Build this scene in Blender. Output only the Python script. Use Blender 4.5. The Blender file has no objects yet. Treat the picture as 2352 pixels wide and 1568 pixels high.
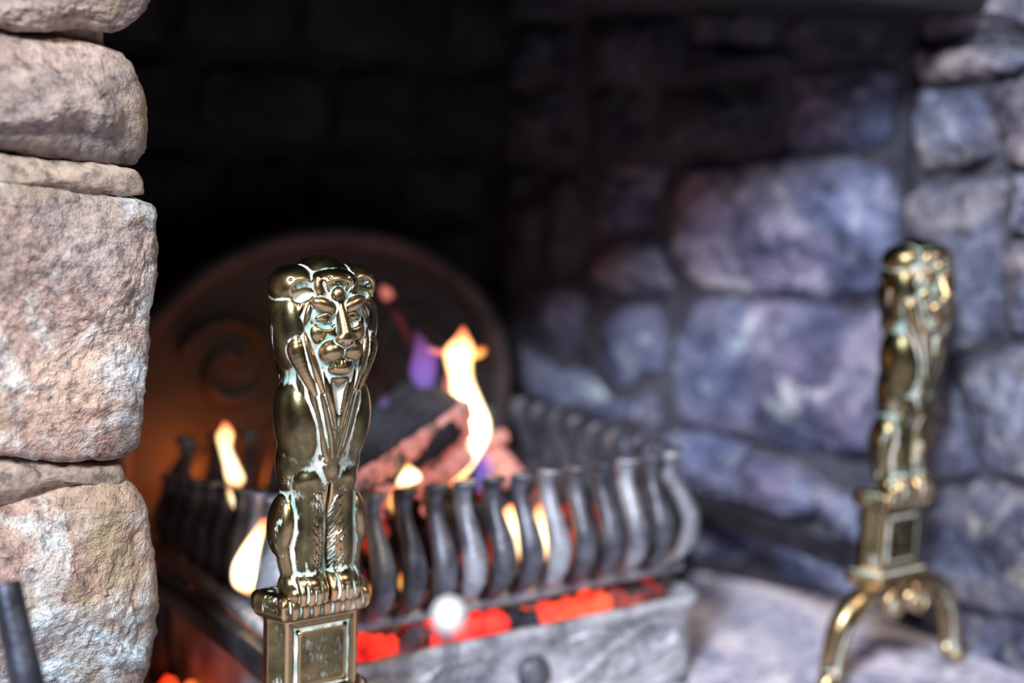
import bpy, bmesh, math, random
import numpy as np
from mathutils import Vector, noise, Matrix, Euler
random.seed(7)
sc = bpy.context.scene
COL = sc.collection
PI = math.pi

# ------------------------------------------------------------------ camera
FPX = 3300.0
CAM = Vector((-0.4361, -0.8638, 0.5003))
YAW, PIT, ROL = 0.6011, 0.1595, 0.0365
Fd = Vector((math.sin(YAW)*math.cos(PIT), math.cos(YAW)*math.cos(PIT), -math.sin(PIT)))
R0 = Vector((math.cos(YAW), -math.sin(YAW), 0)); U0 = R0.cross(Fd)
Rt = R0*math.cos(ROL) + U0*math.sin(ROL); Up = U0*math.cos(ROL) - R0*math.sin(ROL)
cd = bpy.data.cameras.new('camera'); cam = bpy.data.objects.new('camera', cd); COL.objects.link(cam)
m3 = Matrix((Rt, Up, -Fd)).transposed()
cam.matrix_world = Matrix.Translation(CAM) @ m3.to_4x4()
cd.sensor_width = 36.0; cd.lens = FPX/2352*36.0; cd.clip_start = 0.02
cd.dof.use_dof = True; cd.dof.focus_distance = 0.955; cd.dof.aperture_fstop = 1.95
sc.camera = cam

# ------------------------------------------------------------------ world, lights, exposure
w = bpy.data.worlds.new('world'); sc.world = w; w.use_nodes = True
w.node_tree.nodes['Background'].inputs[0].default_value = (0.62, 0.60, 0.62, 1)
w.node_tree.nodes['Background'].inputs[1].default_value = 0.020
sc.view_settings.view_transform = 'Standard'; sc.view_settings.look = 'None'
sc.view_settings.exposure = 0.0; sc.view_settings.gamma = 1.0
sc.view_settings.use_curve_mapping = False

def area(name, loc, target, size, power, col, sy=None):
    d = bpy.data.lights.new(name, 'AREA'); d.energy = power; d.color = col
    d.shape = 'RECTANGLE'; d.size = size; d.size_y = sy or size
    o = bpy.data.objects.new(name, d); COL.objects.link(o); o.location = loc
    o.rotation_euler = (Vector(target)-Vector(loc)).to_track_quat('-Z', 'Y').to_euler()
    return o
area('window_light', (-1.72, -1.5, 2.12), (0.35, 0.05, 0.1), 0.42, 185, (0.80, 0.88, 1.0), 0.75)
area('room_lamp_light', (0.45, -1.9, 2.3), (0.2, 0.0, 0.2), 0.36, 34, (1.0, 0.84, 0.66), 0.35)
area('left_lamp_light', (-1.3, -0.95, 1.65), (-0.2, 0.0, 0.35), 0.30, 7.0, (1.0, 0.80, 0.58))
def point(name, loc, power, col, r=0.02):
    d = bpy.data.lights.new(name, 'POINT'); d.energy = power; d.color = col; d.shadow_soft_size = r
    o = bpy.data.objects.new(name, d); COL.objects.link(o); o.location = loc; return o
point('fire_light', (0.10, 0.395, 0.13), 0.75, (1.0, 0.20, 0.025), 0.02)
point('ember_light', (0.35, 0.26, 0.155), 0.09, (1.0, 0.10, 0.05), 0.03)
point('flame_light', (0.30, 0.22, 0.24), 0.09, (1.0, 0.42, 0.16), 0.03)

# ------------------------------------------------------------------ helpers
def ray(x, y): return Fd + Rt*((x-1176)/FPX) - Up*((y-784)/FPX)
def at_plane(x, y, P, N):
    d = ray(x, y); t = (Vector(P)-CAM).dot(N)/d.dot(N); return CAM + d*t
def at_y(x, y, Y): return at_plane(x, y, (0, Y, 0), Vector((0, 1, 0)))
def at_depth(x, y, D): return CAM + ray(x, y)*D

def mesh_obj(name, verts, faces, mat, parent=None, smooth=True):
    me = bpy.data.meshes.new(name)
    me.from_pydata([tuple(v) for v in verts], [], faces)
    me.validate(); me.update()
    bm = bmesh.new(); bm.from_mesh(me); bmesh.ops.recalc_face_normals(bm, faces=bm.faces); bm.to_mesh(me); bm.free()
    if smooth: me.shade_smooth()
    if mat: me.materials.append(mat)
    o = bpy.data.objects.new(name, me); COL.objects.link(o)
    if parent: o.parent = parent
    return o
def empty(name, loc=(0,0,0), rot=(0,0,0)):
    o = bpy.data.objects.new(name, None); COL.objects.link(o); o.location = loc; o.rotation_euler = rot
    o.empty_display_size = 0.02
    return o
def tag(o, label, cat, group=None):
    o['label'] = label; o['category'] = cat
    if group: o['group'] = group
    return o
def struct(o): o['kind'] = 'structure'; return o

class MB:
    def __init__(s): s.v = []; s.f = []
    def add(s, v, f):
        b = len(s.v); s.v += [Vector(p) for p in v]; s.f += [tuple(i+b for i in q) for q in f]
    def box(s, c, d, bev=0.0, rot=None):
        bm = bmesh.new(); bmesh.ops.create_cube(bm, size=1)
        for v in bm.verts: v.co = Vector((v.co.x*d[0], v.co.y*d[1], v.co.z*d[2]))
        if bev: bmesh.ops.bevel(bm, geom=bm.edges[:], offset=bev, segments=2, affect='EDGES', profile=0.6)
        M = (Euler(rot).to_matrix() if rot else Matrix.Identity(3))
        s.add([M@v.co+Vector(c) for v in bm.verts], [[v.index for v in f.verts] for f in bm.faces]); bm.free()
    def tube(s, pts, rad, n=10, flat=1.0, up=(0,0,1), cap=True):
        # swept ellipse; rad per point (or scalar); flat = ratio of second axis
        pts = [Vector(p) for p in pts]; N = len(pts)
        if not hasattr(rad, '__len__'): rad = [rad]*N
        V = []; U = Vector(up)
        for i, p in enumerate(pts):
            t = (pts[min(i+1, N-1)]-pts[max(i-1, 0)]).normalized()
            a = t.cross(U)
            if a.length < 1e-4: a = t.cross(Vector((1, 0, 0)))
            a.normalize(); b = a.cross(t).normalized()
            for k in range(n):
                q = 2*PI*k/n
                V.append(p + a*math.cos(q)*rad[i] + b*math.sin(q)*rad[i]*flat)
        F = []
        for i in range(N-1):
            for k in range(n):
                F.append((i*n+k, i*n+(k+1)%n, (i+1)*n+(k+1)%n, (i+1)*n+k))
        if cap:
            F.append(tuple(range(n))); F.append(tuple((N-1)*n+k for k in range(n)))
        s.add(V, F)
    def lathe(s, prof, c, n=20, M=None):
        V = []; F = []
        for r, z in prof:
            for k in range(n):
                q = 2*PI*k/n; p = Vector((r*math.cos(q), r*math.sin(q), z))
                if M: p = M@p
                V.append(p+Vector(c))
        for i in range(len(prof)-1):
            for k in range(n): F.append((i*n+k, i*n+(k+1)%n, (i+1)*n+(k+1)%n, (i+1)*n+k))
        F.append(tuple(range(n))); F.append(tuple((len(prof)-1)*n+k for k in range(n)))
        s.add(V, F)
    def build(s, name, mat, parent=None, smooth=True): return mesh_obj(name, s.v, s.f, mat, parent, smooth)

def spline(ctrl, n):
    # Catmull-Rom through control tuples
    c = np.array(ctrl, float); m = len(c); out = []
    for i in range(n):
        t = i/(n-1)*(m-1); k = min(int(t), m-2); f = t-k
        p0, p1, p2, p3 = c[max(k-1, 0)], c[k], c[k+1], c[min(k+2, m-1)]
        out.append(0.5*((2*p1)+(-p0+p2)*f+(2*p0-5*p1+4*p2-p3)*f*f+(-p0+3*p1-3*p2+p3)*f**3))
    return np.array(out)

# ------------------------------------------------------------------ materials
def new_mat(name):
    m = bpy.data.materials.new(name); m.use_nodes = True
    nt = m.node_tree; nt.nodes.clear()
    return m, nt, nt.nodes, nt.links
def ramp(N, stops):
    r = N.new('ShaderNodeValToRGB'); e = r.color_ramp.elements
    e[0].position, e[0].color = stops[0][0], stops[0][1]+(1,)
    e[1].position, e[1].color = stops[-1][0], stops[-1][1]+(1,)
    for p, c in stops[1:-1]:
        x = e.new(p); x.color = c+(1,)
    return r
def noise_n(N, L, src, scale, detail=6, rough=0.6, dist=0.0):
    n = N.new('ShaderNodeTexNoise'); n.inputs['Scale'].default_value = scale
    n.inputs['Detail'].default_value = detail; n.inputs['Roughness'].default_value = rough
    n.inputs['Distortion'].default_value = dist
    L.new(src, n.inputs['Vector']); return n
def mixc(N, L, fac, a, b, blend='MIX'):
    x = N.new('ShaderNodeMix'); x.data_type = 'RGBA'; x.blend_type = blend
    for val, idx in ((fac, 0), (a, 6), (b, 7)):
        if isinstance(val, (int, float)): x.inputs[idx].default_value = val
        elif isinstance(val, tuple): x.inputs[idx].default_value = val+(1,)
        else: L.new(val, x.inputs[idx])
    return x.outputs[2]
def math_n(N, L, op, a, b=None, clamp=False):
    x = N.new('ShaderNodeMath'); x.operation = op; x.use_clamp = clamp
    for i, val in enumerate((a, b)):
        if val is None: continue
        if isinstance(val, (int, float)): x.inputs[i].default_value = val
        else: L.new(val, x.inputs[i])
    return x.outputs[0]

def stone_mat(name, cols, light, lightamt=0.55, scale=9.0, bump=0.5, rough=0.9, grain=120.0, stain=None, bd=0.004, tint=None):
    m, nt, N, L = new_mat(name)
    out = N.new('ShaderNodeOutputMaterial'); b = N.new('ShaderNodeBsdfPrincipled')
    L.new(b.outputs[0], out.inputs[0]); b.inputs['Roughness'].default_value = rough
    b.inputs['Specular IOR Level'].default_value = 0.35
    g = N.new('ShaderNodeNewGeometry'); P = g.outputs['Position']
    oi = N.new('ShaderNodeObjectInfo')
    va = N.new('ShaderNodeVectorMath'); va.operation = 'SCALE'
    cmb = N.new('ShaderNodeCombineXYZ'); L.new(oi.outputs['Random'], cmb.inputs[0]); L.new(oi.outputs['Random'], cmb.inputs[2])
    L.new(cmb.outputs[0], va.inputs[0]); va.inputs['Scale'].default_value = 7.0
    ad = N.new('ShaderNodeVectorMath'); ad.operation = 'ADD'; L.new(P, ad.inputs[0]); L.new(va.outputs[0], ad.inputs[1]); P = ad.outputs[0]
    n1 = noise_n(N, L, P, scale, 8, 0.62, 0.4)
    r1 = ramp(N, cols); L.new(n1.outputs[0], r1.inputs[0])
    n2 = noise_n(N, L, P, scale*2.2, 7, 0.7, 0.8)
    r2 = ramp(N, [(lightamt, (0, 0, 0)), (lightamt+0.13, (1, 1, 1))]); L.new(n2.outputs[0], r2.inputs[0])
    c = mixc(N, L, r2.outputs[0], r1.outputs[0], light)
    if tint:
        nt_ = noise_n(N, L, P, scale*0.9, 3, 0.5, 0.6); rt = ramp(N, [(0.40, tint[0]), (0.5, (1, 1, 1)), (0.60, tint[1])]); L.new(nt_.outputs[0], rt.inputs[0])
        c = mixc(N, L, 1.0, c, rt.outputs[0], 'MULTIPLY')
    n3 = noise_n(N, L, P, grain, 4, 0.7)
    r3 = ramp(N, [(0.36, (0.28, 0.27, 0.31)), (0.46, (0.9, 0.9, 0.9)), (0.64, (1.5, 1.42, 1.34))]); L.new(n3.outputs[0], r3.inputs[0])
    c = mixc(N, L, 0.75, c, r3.outputs[0], 'MULTIPLY')
    if stain:
        n4 = noise_n(N, L, P, scale*0.8, 5, 0.7, 0.5)
        r4 = ramp(N, [(0.56, (0, 0, 0)), (0.70, (1, 1, 1))]); L.new(n4.outputs[0], r4.inputs[0])
        c = mixc(N, L, r4.outputs[0], c, stain)
    L.new(c, b.inputs['Base Color'])
    s1 = math_n(N, L, 'MULTIPLY', n3.outputs[0], 0.35)
    n5 = noise_n(N, L, P, grain*0.33, 6, 0.65)
    s2 = math_n(N, L, 'ADD', s1, n5.outputs[0])
    s3 = math_n(N, L, 'ADD', s2, math_n(N, L, 'MULTIPLY', n2.outputs[0], 1.2))
    bp = N.new('ShaderNodeBump'); bp.inputs['Strength'].default_value = bump; bp.inputs['Distance'].default_value = bd
    L.new(s3, bp.inputs['Height']); L.new(bp.outputs[0], b.inputs['Normal'])
    return m
M_pillar = stone_mat('pink_sandstone', [(0.28, (0.11, 0.08, 0.072)), (0.43, (0.27, 0.19, 0.16)), (0.56, (0.37, 0.265, 0.225)), (0.72, (0.47, 0.38, 0.32))],
                     (0.56, 0.61, 0.61), 0.49, 7.0, 1.0, stain=(0.34, 0.27, 0.17), bd=0.009, tint=((0.82, 0.92, 1.0), (1.08, 1.0, 0.95)))
M_pillar2 = stone_mat('smooth_brown_sandstone', [(0.28, (0.11, 0.085, 0.08)), (0.44, (0.24, 0.185, 0.16)), (0.58, (0.34, 0.26, 0.225)), (0.74, (0.42, 0.345, 0.29))],
                     (0.52, 0.45, 0.38), 0.64, 6.0, 0.55, stain=(0.34, 0.27, 0.16), bd=0.009, tint=((0.80, 0.86, 0.92), (1.05, 1.0, 0.95)))
M_mortar = stone_mat('lime_mortar', [(0.3, (0.22, 0.165, 0.13)), (0.7, (0.38, 0.31, 0.25))], (0.45, 0.38, 0.31), 0.6, 10.0, 0.5)
M_inner = stone_mat('sooty_blue_stone', [(0.30, (0.030, 0.034, 0.075)), (0.44, (0.085, 0.095, 0.17)), (0.54, (0.19, 0.19, 0.29)), (0.68, (0.33, 0.31, 0.38))],
                    (0.50, 0.56, 0.60), 0.56, 8.0, 0.9, rough=0.7, grain=60.0, bd=0.010, tint=((0.88, 1.0, 1.10), (1.13, 1.0, 1.04)))
M_inner_shade = stone_mat('inner_stone_shade', [(0.30, (0.012, 0.013, 0.024)), (0.44, (0.030, 0.032, 0.05)), (0.54, (0.06, 0.062, 0.085)), (0.68, (0.11, 0.105, 0.125))],
                    (0.16, 0.19, 0.20), 0.57, 8.0, 0.9, rough=0.8, grain=60.0, bd=0.010)  # inner stone darkened: shade under the lintel put into the colour
M_jamb = stone_mat('grey_jamb_stone', [(0.30, (0.045, 0.045, 0.075)), (0.44, (0.12, 0.12, 0.165)), (0.54, (0.22, 0.21, 0.255)), (0.68, (0.36, 0.33, 0.34))],
                    (0.50, 0.47, 0.43), 0.56, 9.0, 0.9, rough=0.7, grain=65.0, bd=0.010, tint=((0.86, 0.97, 1.14), (1.12, 1.02, 0.98)))
M_innermortar = stone_mat('sooty_mortar', [(0.3, (0.02, 0.02, 0.032)), (0.7, (0.10, 0.098, 0.125))], (0.18, 0.18, 0.21), 0.66, 10.0, 0.5)
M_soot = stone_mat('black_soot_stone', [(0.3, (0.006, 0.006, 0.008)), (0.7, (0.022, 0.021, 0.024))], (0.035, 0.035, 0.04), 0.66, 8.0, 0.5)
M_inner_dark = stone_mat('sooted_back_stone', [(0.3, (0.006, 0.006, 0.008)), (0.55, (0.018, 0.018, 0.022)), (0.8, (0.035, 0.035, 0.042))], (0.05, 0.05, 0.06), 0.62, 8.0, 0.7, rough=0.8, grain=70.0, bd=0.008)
M_floor = stone_mat('pale_hearthstone', [(0.32, (0.18, 0.19, 0.30)), (0.45, (0.50, 0.48, 0.60)), (0.62, (0.78, 0.71, 0.77))], (0.78, 0.76, 0.80), 0.56, 6.0, 0.4, rough=0.6, grain=80.0)

def iron_mat(name, c0, c1, rough=0.5, spec=0.5, bump=0.25, metal=0.6, scale=40):
    m, nt, N, L = new_mat(name)
    out = N.new('ShaderNodeOutputMaterial'); b = N.new('ShaderNodeBsdfPrincipled'); L.new(b.outputs[0], out.inputs[0])
    b.inputs['Metallic'].default_value = metal; b.inputs['Specular IOR Level'].default_value = spec
    tc = N.new('ShaderNodeTexCoord')
    n = noise_n(N, L, tc.outputs['Object'], scale, 6, 0.65)
    r = ramp(N, [(0.35, c0), (0.68, c1)]); L.new(n.outputs[0], r.inputs[0]); L.new(r.outputs[0], b.inputs['Base Color'])
    L.new(math_n(N, L, 'MULTIPLY_ADD', n.outputs[0], 0.4), b.inputs['Roughness'])
    rr = N.new('ShaderNodeMapRange'); L.new(n.outputs[0], rr.inputs[0]); rr.inputs[3].default_value = rough-0.12; rr.inputs[4].default_value = rough+0.15
    L.new(rr.outputs[0], b.inputs['Roughness'])
    bp = N.new('ShaderNodeBump'); bp.inputs['Strength'].default_value = bump; bp.inputs['Distance'].default_value = 0.002
    n2 = noise_n(N, L, tc.outputs['Object'], scale*5, 4, 0.6); L.new(n2.outputs[0], bp.inputs['Height']); L.new(bp.outputs[0], b.inputs['Normal'])
    return m
M_iron = iron_mat('black_cast_iron', (0.035, 0.038, 0.052), (0.17, 0.175, 0.215), 0.42, metal=0.45)
M_ironash = iron_mat('ashy_grey_cast_iron', (0.08, 0.085, 0.11), (0.42, 0.44, 0.50), 0.42, metal=0.3, scale=22)
M_plate = iron_mat('ash_dusted_plate_iron', (0.12, 0.13, 0.16), (0.66, 0.68, 0.74), 0.45, metal=0.15, scale=26)
M_bar = iron_mat('wrought_iron_bar', (0.03, 0.028, 0.035), (0.075, 0.07, 0.085), 0.4)
M_steel = iron_mat('dark_blued_steel', (0.05, 0.055, 0.075), (0.11, 0.12, 0.16), 0.35, metal=0.8)
M_knob_glint = iron_mat('white_knob_glint', (0.88, 0.88, 0.88), (0.92, 0.92, 0.92), 0.25, bump=0.0, metal=0.0)  # blurred highlight of the knob painted as an all-over white
M_black = iron_mat('black_hole', (0.005, 0.005, 0.005), (0.008, 0.008, 0.008), 0.9, metal=0.0)
M_rim = iron_mat('ash_pink_rim_iron', (0.02, 0.016, 0.018), (0.08, 0.063, 0.066), 0.6, metal=0.1, bump=0.5, scale=16)
M_back = iron_mat('sooty_fireback_iron', (0.010, 0.008, 0.008), (0.04, 0.033, 0.033), 0.6, metal=0.1, bump=0.5, scale=18)

def brass_mat(name='aged_brass'):
    m, nt, N, L = new_mat(name)
    out = N.new('ShaderNodeOutputMaterial'); b = N.new('ShaderNodeBsdfPrincipled'); L.new(b.outputs[0], out.inputs[0])
    at = N.new('ShaderNodeAttribute'); at.attribute_name = 'cavity'
    cav = at.outputs['Fac']
    tc = N.new('ShaderNodeTexCoord'); P = tc.outputs['Object']
    nb = noise_n(N, L, P, 34, 6, 0.65, 0.3)
    base = ramp(N, [(0.32, (0.055, 0.050, 0.028)), (0.52, (0.15, 0.128, 0.064)), (0.74, (0.31, 0.245, 0.115))]); L.new(nb.outputs[0], base.inputs[0])
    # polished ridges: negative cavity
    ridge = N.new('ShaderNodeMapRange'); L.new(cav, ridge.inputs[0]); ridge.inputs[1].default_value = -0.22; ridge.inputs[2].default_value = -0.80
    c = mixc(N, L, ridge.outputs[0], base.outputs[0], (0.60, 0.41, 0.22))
    # verdigris in the crevices
    mp = N.new('ShaderNodeMapping'); L.new(P, mp.inputs['Vector']); mp.inputs['Scale'].default_value = (1, 1, 0.32)
    nf = noise_n(N, L, mp.outputs[0], 420, 5, 0.7)
    ng = noise_n(N, L, P, 45, 5, 0.6)
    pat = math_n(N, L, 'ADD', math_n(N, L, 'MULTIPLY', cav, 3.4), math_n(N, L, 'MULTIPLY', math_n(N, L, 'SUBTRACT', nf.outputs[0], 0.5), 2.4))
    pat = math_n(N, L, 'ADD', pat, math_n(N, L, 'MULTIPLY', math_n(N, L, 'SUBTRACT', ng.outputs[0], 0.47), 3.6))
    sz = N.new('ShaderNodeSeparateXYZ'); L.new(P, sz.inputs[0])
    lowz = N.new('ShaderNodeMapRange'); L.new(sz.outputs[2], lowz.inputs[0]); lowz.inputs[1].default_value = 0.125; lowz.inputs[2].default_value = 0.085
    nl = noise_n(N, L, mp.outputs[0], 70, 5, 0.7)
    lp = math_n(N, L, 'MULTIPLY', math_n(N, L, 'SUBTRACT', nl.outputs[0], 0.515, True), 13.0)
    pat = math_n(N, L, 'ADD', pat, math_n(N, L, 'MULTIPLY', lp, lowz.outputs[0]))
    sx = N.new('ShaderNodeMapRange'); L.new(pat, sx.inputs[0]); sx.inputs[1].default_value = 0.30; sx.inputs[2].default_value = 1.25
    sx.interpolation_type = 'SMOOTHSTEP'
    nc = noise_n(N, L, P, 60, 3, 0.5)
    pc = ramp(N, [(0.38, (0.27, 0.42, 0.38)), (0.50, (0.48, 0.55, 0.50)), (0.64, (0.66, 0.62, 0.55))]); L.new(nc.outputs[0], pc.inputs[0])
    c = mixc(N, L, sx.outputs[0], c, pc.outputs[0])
    # fine tarnish specks
    ns = noise_n(N, L, P, 900, 3, 0.6); rs = ramp(N, [(0.27, (0.35, 0.32, 0.3)), (0.36, (1, 1, 1))]); L.new(ns.outputs[0], rs.inputs[0])
    c = mixc(N, L, 0.7, c, rs.outputs[0], 'MULTIPLY')
    L.new(c, b.inputs['Base Color'])
    L.new(math_n(N, L, 'SUBTRACT', 1.0, math_n(N, L, 'MULTIPLY', sx.outputs[0], 0.85)), b.inputs['Metallic'])
    ro = math_n(N, L, 'ADD', 0.24, math_n(N, L, 'MULTIPLY', sx.outputs[0], 0.4)); ro = math_n(N, L, 'ADD', ro, math_n(N, L, 'MULTIPLY', nb.outputs[0], 0.12))
    L.new(ro, b.inputs['Roughness'])
    bp = N.new('ShaderNodeBump'); bp.inputs['Strength'].default_value = 0.22; bp.inputs['Distance'].default_value = 0.0006
    L.new(nf.outputs[0], bp.inputs['Height']); L.new(bp.outputs[0], b.inputs['Normal'])
    return m
M_brass = brass_mat()

def glow_mat(name, c0, c1, strength, thr=0.45, base=(0.03, 0.02, 0.02), scale=30.0, wid=0.12):
    m, nt, N, L = new_mat(name)
    out = N.new('ShaderNodeOutputMaterial'); b = N.new('ShaderNodeBsdfPrincipled'); L.new(b.outputs[0], out.inputs[0])
    b.inputs['Base Color'].default_value = base+(1,); b.inputs['Roughness'].default_value = 0.9
    g = N.new('ShaderNodeNewGeometry'); n = noise_n(N, L, g.outputs['Position'], scale, 4, 0.6)
    r = ramp(N, [(thr-wid, (0, 0, 0)), (thr, c0), (thr+0.22, c1)]); L.new(n.outputs[0], r.inputs[0])
    L.new(r.outputs[0], b.inputs['Emission Color']); b.inputs['Emission Strength'].default_value = strength
    return m
M_coal = glow_mat('glowing_coal', (1.0, 0.03, 0.01), (1.0, 0.16, 0.03), 1.6, 0.40)
M_coalred = glow_mat('red_hot_coal', (1.0, 0.012, 0.008), (1.0, 0.04, 0.02), 1.5, 0.36)
M_coaldim = glow_mat('smouldering_coal', (0.5, 0.02, 0.01), (1.0, 0.10, 0.03), 0.7, 0.58, (0.03, 0.028, 0.03))
M_ember = glow_mat('ashen_ember', (0.70, 0.12, 0.09), (1.0, 0.36, 0.30), 0.62, 0.47, (0.20, 0.14, 0.14), 55.0, 0.07)
M_char = stone_mat('charred_bark', [(0.3, (0.008, 0.008, 0.012)), (0.7, (0.035, 0.035, 0.05))], (0.10, 0.10, 0.13), 0.62, 20.0, 0.6)

# ------------------------------------------------------------------ signed-distance sculpting (millimetres)
class SDF:
    def __init__(s, lo, hi, h):
        s.lo = np.array(lo, float); s.h = h
        s.n = (np.ceil((np.array(hi)-s.lo)/h)).astype(int)+1
        s.D = np.full(tuple(s.n), 12.0, np.float32)
        s.ax = [(s.lo[i]+h*np.arange(s.n[i])).astype(np.float32) for i in range(3)]
    def region(s, lo, hi):
        a = np.clip(np.floor((np.array(lo)-s.lo)/s.h).astype(int), 0, s.n); b = np.clip(np.ceil((np.array(hi)-s.lo)/s.h).astype(int)+1, 0, s.n)
        sl = tuple(slice(a[i], b[i]) for i in range(3))
        return sl, s.ax[0][sl[0]][:, None, None], s.ax[1][sl[1]][None, :, None], s.ax[2][sl[2]][None, None, :]
    def op(s, sl, d, k, mode):
        a = s.D[sl]
        if mode == 'add':
            if k > 0:
                h = np.maximum(k-np.abs(a-d), 0)/k; s.D[sl] = np.minimum(a, d)-h*h*k*0.25
            else: s.D[sl] = np.minimum(a, d)
        else:
            d = -d
            if k > 0:
                h = np.maximum(k-np.abs(a-d), 0)/k; s.D[sl] = np.maximum(a, d)+h*h*k*0.25
            else: s.D[sl] = np.maximum(a, d)
    def ell(s, c, r, k=2.0, rot=None, mode='add'):
        R = max(r)+k+3; sl, X, Y, Z = s.region(np.array(c)-R, np.array(c)+R)
        X = X-c[0]; Y = Y-c[1]; Z = Z-c[2]
        if rot:
            M = np.array(Euler([math.radians(t) for t in rot]).to_matrix()).T
            X, Y, Z = (M[0][0]*X+M[0][1]*Y+M[0][2]*Z, M[1][0]*X+M[1][1]*Y+M[1][2]*Z, M[2][0]*X+M[2][1]*Y+M[2][2]*Z)
        k0 = np.sqrt((X/r[0])**2+(Y/r[1])**2+(Z/r[2])**2); k1 = np.sqrt((X/r[0]**2)**2+(Y/r[1]**2)**2+(Z/r[2]**2)**2)+1e-6
        s.op(sl, (k0*(k0-1)/k1).astype(np.float32), k, mode)
    def cone(s, a, b, ra, rb, k=1.5, mode='add'):
        a = np.array(a, float); b = np.array(b, float); R = max(ra, rb)+k+3
        sl, X, Y, Z = s.region(np.minimum(a, b)-R, np.maximum(a, b)+R)
        ab = b-a; L2 = (ab@ab)+1e-9
        X = X-a[0]; Y = Y-a[1]; Z = Z-a[2]
        t = np.clip((X*ab[0]+Y*ab[1]+Z*ab[2])/L2, 0, 1)
        d = np.sqrt((X-t*ab[0])**2+(Y-t*ab[1])**2+(Z-t*ab[2])**2)-(ra+(rb-ra)*t)
        s.op(sl, d.astype(np.float32), k, mode)
    def chain(s, pts, rad, k=1.5, mode='add', n=None):
        # smooth strand: one union of its own, then merged, so that it keeps a crisp edge
        c = spline([tuple(p)+(r,) for p, r in zip(pts, rad)], n or (len(pts)-1)*5+1)
        R = c[:, 3].max()+k+3; sl, X, Y, Z = s.region(c[:, :3].min(0)-R, c[:, :3].max(0)+R)
        d = None
        for i in range(len(c)-1):
            a = c[i, :3]; ab = c[i+1, :3]-a; L2 = ab@ab+1e-9
            x = X-a[0]; y = Y-a[1]; z = Z-a[2]
            t = np.clip((x*ab[0]+y*ab[1]+z*ab[2])/L2, 0, 1)
            q = np.sqrt((x-t*ab[0])**2+(y-t*ab[1])**2+(z-t*ab[2])**2)-(c[i, 3]+(c[i+1, 3]-c[i, 3])*t)
            d = q if d is None else np.minimum(d, q)
        s.op(sl, d.astype(np.float32), k, mode)
    def both(s, fn, c, *a, **kw):
        for sg in (-1, 1):
            if fn == 'ell':
                kk = dict(kw); rot = kk.get('rot')
                if rot and sg < 0: kk['rot'] = (rot[0], -rot[1], -rot[2])
                s.ell((c[0]*sg, c[1], c[2]), *a, **kk)
            elif fn == 'cone':
                b = a[0]; s.cone((c[0]*sg, c[1], c[2]), (b[0]*sg, b[1], b[2]), *a[1:], **kw)
            else: s.chain([(p[0]*sg, p[1], p[2]) for p in c], *a, **kw)
    def mesh(s):
        D = s.D; sg = D < 0
        nx, ny, nz = D.shape
        # cells with a sign change
        cnt = np.zeros((nx-1, ny-1, nz-1), np.int8)
        for i in (0, 1):
            for j in (0, 1):
                for k in (0, 1): cnt += sg[i:nx-1+i, j:ny-1+j, k:nz-1+k]
        act = (cnt > 0) & (cnt < 8); idx = np.argwhere(act)
        vid = np.full(act.shape, -1, np.int32); vid[tuple(idx.T)] = np.arange(len(idx))
        acc = np.zeros((len(idx), 3)); num = np.zeros(len(idx))
        cor = [(i, j, k) for i in (0, 1) for j in (0, 1) for k in (0, 1)]
        val = {c: D[idx[:, 0]+c[0], idx[:, 1]+c[1], idx[:, 2]+c[2]] for c in cor}
        for c in cor:
            for a in range(3):
                if c[a] == 0:
                    e = list(c); e[a] = 1; e = tuple(e); va, vb = val[c], val[e]
                    mk = (va < 0) != (vb < 0); t = np.where(mk, va/(va-vb+1e-12), 0)
                    p = np.zeros((len(idx), 3)); p[:] = c; p[:, a] = t
                    acc[mk] += p[mk]; num[mk] += 1
        V = (idx+acc/num[:, None])*s.h+s.lo
        Q = []
        for a in range(3):
            b, c = (a+1) % 3, (a+2) % 3
            s0 = [slice(None)]*3; s1 = [slice(None)]*3; s0[a] = slice(0, -1); s1[a] = slice(1, None)
            ch = sg[tuple(s0)] != sg[tuple(s1)]
            e = np.argwhere(ch); ok = (e[:, b] > 0) & (e[:, c] > 0) & (e[:, b] < D.shape[b]-1) & (e[:, c] < D.shape[c]-1); e = e[ok]
            ins = sg[tuple(e.T)]
            q = []
            for db, dc in ((-1, -1), (0, -1), (0, 0), (-1, 0)):
                f = e.copy(); f[:, b] += db; f[:, c] += dc; q.append(vid[tuple(f.T)])
            q = np.stack(q, 1); q[~ins] = q[~ins][:, ::-1]; Q.append(q)
        return V, np.concatenate(Q)
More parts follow.
